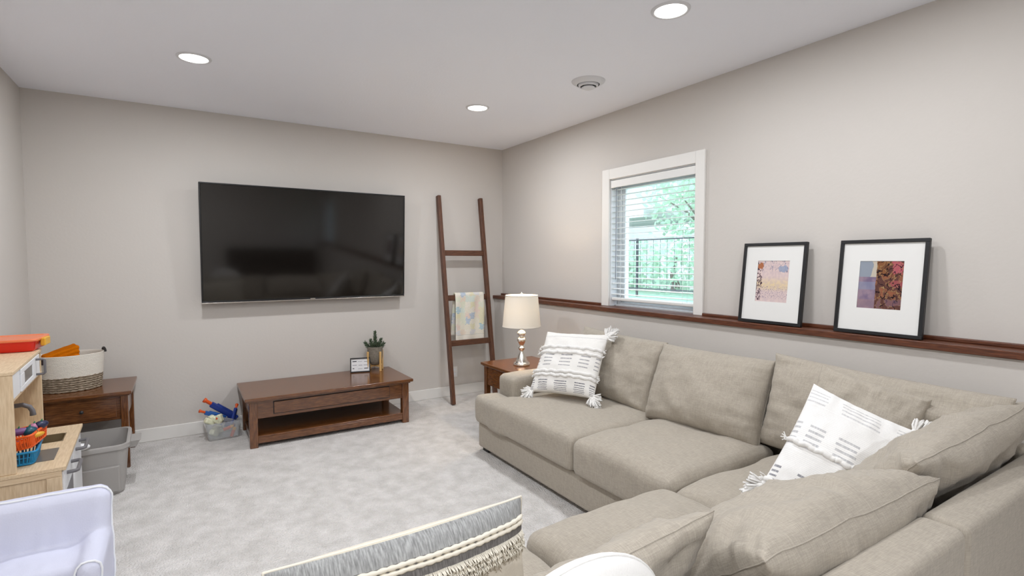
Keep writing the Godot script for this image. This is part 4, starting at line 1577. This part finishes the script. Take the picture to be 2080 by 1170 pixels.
	for sx in [-1, 1]:
		b = B.new()
		b.rbox(Vector3(sx * 0.188 - 0.012, 0.02, -0.05), Vector3(sx * 0.188 + 0.012, 0.064, 0.05), 0.006, 2)
		obj("latch", b, M.toy_yellow, rbx)
	# two small baskets on the worktop
	toy_basket("toy_basket", "small turquoise lattice basket on the toy kitchen worktop, under the orange one", Vector3(-3.775, 0.5045, 1.765), 4.0, 0.0, M.blue_plastic)
	toy_basket("toy_basket", "small orange basket tipped on top of the turquoise one, full of play food", Vector3(-3.76, 0.572, 1.755), -6.0, 9.0, M.orange_plastic)
	var toys := [
		["toy_pepper", "green round play vegetable at the left of the orange toy basket", "toy", Vector3(-3.805, 0.632, 1.83), Vector3(0.030, 0.026, 0.03), M.toy_green],
		["toy_aubergine", "long purple play vegetable lying across the orange toy basket", "toy", Vector3(-3.765, 0.650, 1.80), Vector3(0.055, 0.018, 0.02), M.toy_purple],
		["toy_grapes", "dark teal play fruit in the middle of the orange toy basket", "toy", Vector3(-3.728, 0.642, 1.79), Vector3(0.028, 0.026, 0.027), M.toy_teal],
		["toy_plum", "dark navy play fruit at the right end of the orange toy basket", "toy", Vector3(-3.695, 0.655, 1.73), Vector3(0.03, 0.02, 0.022), M.toy_navy],
		["toy_banana", "yellow play fruit peeping from the orange toy basket", "toy", Vector3(-3.70, 0.628, 1.81), Vector3(0.035, 0.013, 0.014), M.toy_yellow],
		["toy_radish", "pink play vegetable behind the teal one in the orange toy basket", "toy", Vector3(-3.72, 0.650, 1.74), Vector3(0.026, 0.02, 0.022), M.toy_pink]]
	for q in toys:
		var tt := thing(q[0], q[1], q[2], q[3], rng.randf() * 1.5)
		b = B.new()
		var c: Vector3 = q[4]
		var prf := []
		for k in 9:
			var a := -PI / 2 + PI * k / 8
			prf.append(Vector2(maxf(cos(a) * c.x, 0.0005) * (1.0 + 0.12 * sin(a * 2.0)), sin(a) * c.y))
		b.lathe(prf, 14, Transform3D(), 1.0, c.z / c.x)
		obj("body", b, q[5], tt)
		b = B.new()
		b.tube([Vector3(0, c.y * 0.9, 0), Vector3(0.004, c.y + 0.008, 0.002)], [0.004, 0.0025], 6)
		obj("stem", b, M.toy_green, tt)


func toy_basket(called: String, label: String, at: Vector3, yaw: float, tilt: float, m: Material) -> void:
	var o := thing(called, label, "basket", Vector3.ZERO, 0.0, "small plastic baskets on the toy kitchen")
	o.transform = xf(at, yaw, 0, tilt)
	var w := 0.15
	var d := 0.22
	var h := 0.068
	var b := B.new()
	b.loft([rrect(w * 0.86, d * 0.9, 0.02, 0.0), rrect(w * 0.86, d * 0.9, 0.02, 0.004)], [0, 1])
	obj("base", b, m, o)
	for e in [[h - 0.008, 1.0, 0.006], [0.006, 0.875, 0.0035], [h * 0.5, 0.935, 0.0025]]:
		b = B.new()
		b.tube(rrect(w * e[1], d * e[1], 0.02, e[0]), e[2], 6, true)
		obj("rim", b, m, o)
	var lo := rrect(w * 0.87, d * 0.88, 0.02, 0.004, Vector2.ZERO, 5)
	var hi := rrect(w, d, 0.02, h - 0.008, Vector2.ZERO, 5)
	var bar_count := 26
	b = B.new()
	for k in bar_count:
		# spread evenly along the four straight sides
		var s := float(k) / bar_count * lo.size()
		var i0 := int(s)
		var f := s - i0
		var p0: Vector3 = lo[i0].lerp(lo[(i0 + 1) % lo.size()], f)
		var p1: Vector3 = hi[i0].lerp(hi[(i0 + 1) % hi.size()], f)
		b.tube([p0, p1], 0.0028, 5)
	for q in 4:
		var a0 := lo[q * 6 + 5] as Vector3
		var a1 := lo[(q * 6 + 6) % 24] as Vector3
		var c0 := hi[q * 6 + 5] as Vector3
		var c1 := hi[(q * 6 + 6) % 24] as Vector3
		for k in 7:
			var f := (k + 0.5) / 7.0
			b.tube([a0.lerp(a1, f), c0.lerp(c1, f)], 0.0032, 5)
	obj("lattice_wall", b, m, o)


func build_kids_chair() -> void:
	var o := thing("child_armchair", "small child's armchair with a pale lavender slipcover and white piping", "armchair", Vector3(-3.64, 0, 2.40))
	var rb := func(p: Vector3, c: Vector3, h: Vector3, r: float) -> float:
		var a := (p - c).abs() - (h - Vector3.ONE * r)
		return Vector3(maxf(a.x, 0), maxf(a.y, 0), maxf(a.z, 0)).length() + minf(maxf(a.x, maxf(a.y, a.z)), 0.0) - r
	var sm := func(a: float, b: float, k: float) -> float:
		var h := clampf(0.5 + 0.5 * (b - a) / k, 0.0, 1.0)
		return lerpf(b, a, h) - k * h * (1.0 - h)
	var f := func(p: Vector3) -> float:
		var q := p
		q.z += (p.y - 0.25) * 0.20
		var d: float = rb.call(q, Vector3(0, 0.235, -0.17), Vector3(0.252, 0.226, 0.056), 0.05)
		d = sm.call(d, rb.call(p, Vector3(0, 0.137, -0.02), Vector3(0.24, 0.127, 0.13), 0.04), 0.008)
		for s in [-1.0, 1.0]:
			var e := p
			e.y += 0.02 * p.z
			d = sm.call(d, rb.call(e, Vector3(s * 0.206, 0.152, -0.02), Vector3(0.048, 0.140, 0.185), 0.046), 0.02)
		if absf(d) < 0.05:
			d += 0.006 * fn.get_noise_3d(p.x * 7.0, p.y * 3.0, p.z * 5.0)
			d += 0.008 * fn2.get_noise_3d(p.x * 5.0, p.y * 0.8, p.z * 2.0 + 5.0) * smoothstep(0.1, 0.2, p.y) * (1.0 - smoothstep(0.3, 0.42, p.y))
		return d
	var b := B.new()
	b.nets(f, Vector3(-0.3, -0.02, -0.33), Vector3(0.3, 0.52, 0.3), 0.0125)
	obj("slipcover", b, M.slipcover, o)
	# piping round the outline of the back and round each arm front, laid on the surface by walking outwards
	var out := func(p: Vector3, dir: Vector3) -> Vector3:
		var q := p
		for k in 60:
			if f.call(q) > 0.001:
				break
			q += dir * 0.003
		return q
	var path := []
	for k in 13:
		path.append(out.call(Vector3(0.19, 0.06 + 0.025 * k, -0.17 - (0.06 + 0.025 * k - 0.25) * 0.2), Vector3(1, 0, 0)))
	for k in 9:
		var a := PI / 2 * (k + 1) / 10.0
		path.append(out.call(Vector3(0.16, 0.37, -0.19), Vector3(cos(a), sin(a), 0)))
	for k in 9:
		path.append(out.call(Vector3(0.16 - 0.04 * k, 0.37, -0.19), Vector3(0, 1, 0)))
	for k in 9:
		var a := PI / 2 * (k + 1) / 10.0
		path.append(out.call(Vector3(-0.16, 0.37, -0.19), Vector3(-sin(a), cos(a), 0)))
	for k in 13:
		path.append(out.call(Vector3(-0.19, 0.06 + 0.025 * (12 - k), -0.17 - (0.06 + 0.025 * (12 - k) - 0.25) * 0.2), Vector3(-1, 0, 0)))
	b = B.new()
	b.tube(path, 0.0045, 6)
	obj("back_piping", b, M.piping_white, o)
	for s in [-1.0, 1.0]:
		path = []
		for k in 25:
			var a := PI * k / 24.0
			var y := 0.03 + 0.0 * a
			if k < 6:
				path.append(out.call(Vector3(s * 0.206, 0.03 + 0.028 * k, 0.135), Vector3(1, 0, 0)))
			elif k > 18:
				path.append(out.call(Vector3(s * 0.206, 0.03 + 0.028 * (24 - k), 0.135), Vector3(-1, 0, 0)))
			else:
				var g := PI * (k - 6) / 12.0
				path.append(out.call(Vector3(s * 0.206, 0.20, 0.135), Vector3(cos(g), sin(g), 0)))
		b = B.new()
		b.tube(path, 0.0045, 6)
		obj("arm_piping", b, M.piping_white, o)


func tub(b: B, w: float, d: float, h: float, taper: float, r: float, wall: float, rim: float) -> void:
	b.loft([
		rrect(w * taper - 0.02, d * taper - 0.02, r, 0.0), rrect(w * taper, d * taper, r, 0.012), rrect(w, d, r, h - 0.03), rrect(w + rim, d + rim, r + rim / 2, h - 0.028), rrect(w + rim, d + rim, r + rim / 2, h - 0.003), rrect(w + rim - 0.006, d + rim - 0.006, r, h),
		rrect(w - wall, d - wall, r, h), rrect(w * taper - wall * 2, d * taper - wall * 2, r, 0.016)], [2, 3, 6])


func build_storage() -> void:
	rng.seed = 5
	# grey tote
	var o := thing("storage_tote", "open grey plastic storage tote in front of the left end table", "storage bin", Vector3(-3.688, 0, 0.885), deg_to_rad(2))
	var b := B.new()
	tub(b, 0.54, 0.42, 0.315, 0.92, 0.05, 0.008, 0.03)
	obj("body", b, M.tote_grey, o)
	for s in [-1, 1]:
		b = B.new()
		b.loft([rrect(0.05, 0.16, 0.012, 0.25, Vector2(s * 0.290, 0)), rrect(0.065, 0.17, 0.012, 0.285, Vector2(s * 0.300, 0)), rrect(0.07, 0.175, 0.012, 0.292, Vector2(s * 0.305, 0))], [0, 2])
		obj("handle", b, M.tote_grey, o)
	for x in [-0.13, 0.13]:
		b = B.new()
		b.rbox(Vector3(x - 0.10, 0.03, 0.16), Vector3(x + 0.10, 0.2, 0.203), 0.01, 2, Transform3D(Basis(Vector3.RIGHT, 0.06), Vector3(0, 0.0, 0.002)))
		obj("side_panel", b, M.tote_grey, o)
	o = thing("white_ball", "small white round toy lying on the grey tote's near rim corner", "toy", Vector3(-3.64, 0.315, 1.095))
	b = B.new()
	b.lathe([Vector2(0.0005, 0.0), Vector2(0.02, 0.003), Vector2(0.033, 0.014), Vector2(0.035, 0.024), Vector2(0.028, 0.036), Vector2(0.014, 0.043), Vector2(0.0005, 0.045)], 18, Transform3D(), 1.5, 0.7)
	obj("shell", b, M.play_white, o)
	# clear bin with toys
	o = thing("clear_bin", "small clear plastic bin of toys on the carpet beside the coffee table", "storage bin", Vector3(-2.835, 0, 0.175), deg_to_rad(3))
	b = B.new()
	tub(b, 0.25, 0.235, 0.145, 0.9, 0.025, 0.005, 0.018)
	obj("body", b, M.clear_plastic, o)
	blaster("blue and orange toy blaster pointing up out of the clear bin, behind the others", Vector3(-2.845, 0.215, 0.14), Vector3(-0.78, 0.62, 0.0), 0.30, M.toy_blue)
	blaster("lighter blue toy blaster lying at the left edge of the clear bin", Vector3(-2.905, 0.195, 0.19), Vector3(-0.88, 0.42, 0.15), 0.21, M.toy_sky)
	blaster("dark blue toy blaster sticking up at the right end of the clear bin", Vector3(-2.745, 0.165, 0.16), Vector3(0.25, 0.55, -0.7), 0.20, M.toy_blue)
	blaster("pale grey toy blaster lying across the front of the clear bin", Vector3(-2.81, 0.145, 0.235), Vector3(-0.8, 0.35, 0.3), 0.17, M.toy_grey)
	for q in [[Vector3(-2.93, 0.155, 0.235), 0.4, "pale lime spongy toy block at the left front of the clear bin"], [Vector3(-2.875, 0.16, 0.245), -0.5, "pale lime spongy toy block in the middle front of the clear bin"], [Vector3(-2.90, 0.05, 0.215), 0.9, "grey green spongy toy block at the bottom left of the clear bin"], [Vector3(-2.86, 0.035, 0.13), 1.9, "pale lime spongy toy block at the bottom back of the clear bin"]]:
		var t := thing("foam_block", q[2], "toy", q[0], q[1], "foam blocks in the clear bin")
		b = B.new()
		b.rbox(Vector3(-0.04, -0.022, -0.022), Vector3(0.04, 0.022, 0.022), 0.012, 3, Transform3D(Basis(Vector3.BACK, -0.5), Vector3.ZERO))
		b.rbox(Vector3(-0.015, -0.016, -0.022), Vector3(0.025, 0.045, 0.022), 0.010, 3, Transform3D(Basis(Vector3.BACK, 0.3), Vector3(0.02, 0, 0)))
		obj("foam", b, M.toy_lime, t)
	for q in [[Vector3(-2.80, 0.085, 0.255), 0.3, "orange foam dart seen through the front of the clear bin"], [Vector3(-2.765, 0.045, 0.255), 1.2, "orange and yellow foam dart standing at the right front of the clear bin"]]:
		var t := thing("foam_dart", q[2], "toy", q[0], 0.0, "foam darts in the clear bin")
		t.rotation.z = q[1]
		b = B.new()
		b.tube([Vector3(-0.035, 0, 0), Vector3(0.02, 0, 0)], 0.013, 12)
		obj("shaft", b, M.toy_orange, t)
		b = B.new()
		b.tube([Vector3(0.02, 0, 0), Vector3(0.036, 0, 0), Vector3(0.042, 0, 0)], [0.014, 0.012, 0.005], 12)
		obj("tip", b, M.toy_yellow, t)
	# rope basket on the end table
	o = thing("rope_basket", "oval white rope basket with a woven seagrass bottom on the left end table", "basket", Vector3(-3.775, 0.5505, 0.315), deg_to_rad(14))
	var ax := 0.185
	var sz := 0.78
	var prof := []
	var n := 60
	for k in n + 1:
		var y := 0.10 + 0.155 * k / n
		prof.append(Vector2(ax * (0.945 + 0.10 * (y / 0.255)) + 0.0016 * absf(sin(PI * k / 4.0)), y))
	for k in 13:
		var y := 0.255 - 0.2 * k / 12.0
		prof.append(Vector2(ax * (0.945 + 0.10 * (y / 0.255)) - 0.010, y))
	b = B.new()
	b.lathe(prof, 48, Transform3D(), 1.0, sz, false)
	obj("rope_wall", b, M.rope_white, o)
	for k in 7:
		var y := 0.008 + 0.0155 * k
		var r := ax * (0.90 + 0.045 * k / 6.0)
		b = B.new()
		var path := []
		var rr := []
		for j in 120:
			var a := TAU * j / 120
			path.append(Vector3(cos(a) * r, y + 0.0015 * sin(j * 1.7 + k), sin(a) * r * sz))
			rr.append(0.0083 + 0.0016 * sin(j * 1.3 + k * 2.0))
		b.tube(path, rr, 7, true)
		obj("seagrass_braid", b, M.seagrass, o)
	b = B.new()
	b.lathe([Vector2(0.0, 0.004), Vector2(ax * 0.9, 0.004), Vector2(ax * 0.9, 0.012), Vector2(0.0, 0.012)], 40, Transform3D(), 1, sz)
	obj("basket_floor", b, M.seagrass, o)
	for s in [-1.0, 1.0]:
		b = B.new()
		var path := []
		for k in 9:
			var g := PI * k / 8
			path.append(Vector3(s * (ax * 1.035 + 0.002), 0.252 + 0.022 * sin(g), 0.055 * cos(g)))
		b.tube(path, 0.0075, 7)
		obj("handle", b, M.leather_dark, o)
	b = B.new()
	b.rbox(Vector3(-0.016, 0.205, 0.0), Vector3(0.016, 0.25, 0.006), 0.002, 1, Transform3D(Basis(Vector3.UP, -0.98), Vector3(-0.158, 0, 0.09)))
	obj("leather_tab", b, M.leather, o)
	var t := thing("folded_blanket", "mustard orange knitted blanket folded in the rope basket", "blanket", Vector3(-3.835, 0.80, 0.325), deg_to_rad(10))
	var g := func(p: Vector3) -> float:
		var d := 9.0
		for k in 3:
			var q := xf(Vector3(0.005 * k, -0.03 + 0.026 * k, 0.0), 3 * k, 0, 13 + 3.0 * k).affine_inverse() * p
			var h := Vector3(0.115 - 0.008 * k, 0.015, 0.085 - 0.004 * k)
			var a := q.abs() - (h - Vector3.ONE * 0.013)
			var e := Vector3(maxf(a.x, 0), maxf(a.y, 0), maxf(a.z, 0)).length() + minf(maxf(a.x, maxf(a.y, a.z)), 0.0) - 0.013
			d = minf(d, e)
		return d + 0.005 * fn.get_noise_3d(p.x * 14.0, p.y * 8.0, p.z * 14.0)
	b = B.new()
	b.nets(g, Vector3(-0.15, -0.10, -0.12), Vector3(0.15, 0.11, 0.12), 0.006)
	obj("folds", b, M.mustard, t)


func blaster(label: String, at: Vector3, dir: Vector3, length: float, m: Material) -> void:
	var d := dir.normalized()
	var z := d.cross(Vector3.UP).normalized()
	var o := thing("toy_blaster", label, "toy", Vector3.ZERO, 0.0, "toy blasters in the clear bin")
	o.transform = Transform3D(Basis(d, z.cross(d), z), at)
	var k := length / 0.3
	var b := B.new()
	b.rbox(Vector3(-0.15, -0.02, -0.018) * k, Vector3(0.09, 0.026, 0.018) * k, 0.008 * k, 2)
	b.rbox(Vector3(-0.09, 0.022, -0.010) * k, Vector3(0.05, 0.036, 0.010) * k, 0.004 * k, 1)
	obj("body", b, m, o)
	b = B.new()
	b.tube([Vector3(0.085, 0.006, 0) * k, Vector3(0.135, 0.006, 0) * k, Vector3(0.138, 0.006, 0) * k, Vector3(0.155, 0.006, 0) * k], [0.014 * k, 0.014 * k, 0.02 * k, 0.02 * k], 12)
	obj("muzzle", b, M.toy_orange, o)
	b = B.new()
	b.rbox(Vector3(-0.02, -0.085, -0.013) * k, Vector3(0.022, 0.0, 0.013) * k, 0.007 * k, 2, Transform3D(Basis(Vector3.BACK, -0.3), Vector3(-0.10, -0.01, 0) * k))
	obj("grip", b, M.toy_orange if m == M.toy_grey else m, o)


func build_decor() -> void:
	rng.seed = 9
	# little framed sign on the coffee table
	var o := thing("table_sign", "small white framed sign with rows of grey lettering marks on the coffee table", "sign")
	o.transform = xf(Vector3(-1.675, 0.4008, 0.155), -14, -6, 0)
	var w := 0.092
	var h := 0.138
	for s in [[Vector3(-w, 0, -0.008), Vector3(w, 0.011, 0.01)], [Vector3(-w, h - 0.011, -0.008), Vector3(w, h, 0.01)], [Vector3(-w, 0.0105, -0.008), Vector3(-w + 0.009, h - 0.0105, 0.01)], [Vector3(w - 0.009, 0.0105, -0.008), Vector3(w, h - 0.0105, 0.01)]]:
		var b := B.new()
		b.rbox(s[0], s[1], 0.003, 1)
		obj("frame_bar", b, M.steel_dark, o)
	var b := B.new()
	b.rbox(Vector3(-w + 0.004, 0.004, -0.006), Vector3(w - 0.004, h - 0.004, 0.003), 0.001, 1)
	obj("panel", b, M.sign_paper, o)
	# rows of short printed marks: x from, x to, row height, dark or pale
	for q in [[-0.07, -0.033, 0.104, 0.004, 1], [-0.022, 0.018, 0.102, 0.002, 0], [0.035, 0.07, 0.1, 0.003, 0], [-0.07, -0.032, 0.069, 0.003, 0], [-0.015, 0.02, 0.067, 0.003, 0], [0.03, 0.07, 0.067, 0.003, 0], [-0.07, -0.055, 0.038, 0.0035, 1], [-0.02, 0.02, 0.034, 0.002, 0], [0.035, 0.072, 0.036, 0.0035, 1]]:
		b = B.new()
		b.rbox(Vector3(q[0], q[2] - q[3], 0.0028), Vector3(q[1], q[2] + q[3], 0.0036), 0.0003, 1)
		obj("printed_mark", b, M.sign_ink if q[4] else M.sign_ink_pale, o)
	b = B.new()
	b.rbox(Vector3(-0.02, 0.003, -0.05), Vector3(0.02, 0.07, -0.046), 0.001, 1, Transform3D(Basis(Vector3.RIGHT, 0.42), Vector3(0, 0.018, 0.002)))
	obj("easel_back", b, M.steel_dark, o)
	# potted plant on its stand
	o = thing("plant_stand", "pale wooden peg stand holding the grey pot on the coffee table", "plant stand", Vector3(-1.525, 0.4005, 0.135))
	for k in 4:
		var a := TAU * k / 4 + 1.25
		b = B.new()
		b.rbox(Vector3(-0.0095, 0, -0.0075), Vector3(0.0095, 0.19, 0.0075), 0.003, 1, Transform3D(Basis(Vector3.UP, -a + PI / 2), Vector3(cos(a) * 0.083, 0, sin(a) * 0.083)))
		obj("leg", b, M.pale_wood, o)
	for k in 2:
		var a := TAU * k / 4 + 1.25
		b = B.new()
		b.rbox(Vector3(-0.078, 0.04 + 0.0 * k, -0.006), Vector3(0.078, 0.054, 0.006), 0.002, 1, Transform3D(Basis(Vector3.UP, -a), Vector3.ZERO))
		obj("crossbar", b, M.pale_wood, o)
	o = thing("potted_plant", "small grey green succulent in a rounded concrete pot on the coffee table", "potted plant", Vector3(-1.525, 0.4555, 0.135))
	b = B.new()
	b.lathe([Vector2(0.0, 0.0), Vector2(0.03, 0.0), Vector2(0.052, 0.016), Vector2(0.066, 0.045), Vector2(0.072, 0.09), Vector2(0.072, 0.175), Vector2(0.070, 0.178), Vector2(0.064, 0.178), Vector2(0.064, 0.172), Vector2(0.062, 0.15), Vector2(0.0, 0.15)], 32)
	obj("pot", b, M.concrete, o)
	b = B.new()
	b.lathe([Vector2(0.0, 0.157), Vector2(0.03, 0.158), Vector2(0.0635, 0.154), Vector2(0.0635, 0.15)], 20)
	obj("soil", b, M.bark, o)
	var sprigs := [[Vector3(0.005, 0, 0), 0.17, Vector3(-0.02, 1, 0)], [Vector3(-0.025, 0, 0.01), 0.10, Vector3(-0.25, 1, 0.1)], [Vector3(0.03, 0, 0.0), 0.10, Vector3(0.35, 1, 0)], [Vector3(-0.045, 0, 0), 0.09, Vector3(-0.75, 1, 0)], [Vector3(0.045, 0, 0.015), 0.07, Vector3(0.7, 1, 0.1)], [Vector3(0, 0, 0.035), 0.08, Vector3(0.1, 1, 0.5)], [Vector3(0.015, 0, -0.03), 0.09, Vector3(0.1, 1, -0.4)], [Vector3(-0.02, 0, 0.03), 0.07, Vector3(-0.3, 1, 0.4)]]
	for s in sprigs:
		b = B.new()
		var d: Vector3 = s[2].normalized()
		var p0: Vector3 = s[0] + Vector3(0, 0.155, 0)
		b.tube([p0, p0 + d * s[1] * 0.6, p0 + d * s[1] + Vector3(0, 0.004, 0)], [0.004, 0.003, 0.002], 6)
		var count := int(s[1] * 230)
		for k in count:
			var f := 0.08 + 0.92 * k / count
			var a := k * 2.4
			var side := d.cross(Vector3(cos(a), 0.2, sin(a))).normalized()
			var q: Vector3 = p0 + d * s[1] * f
			var ln: float = 0.026 * (1.15 - 0.6 * f)
			b.tube([q, q + (side + d * 0.7) * ln * 0.5, q + (side + d * 1.1) * ln], [0.0035, 0.0055, 0.001], 5)
		obj("sprig", b, M.leaf_grey, o)
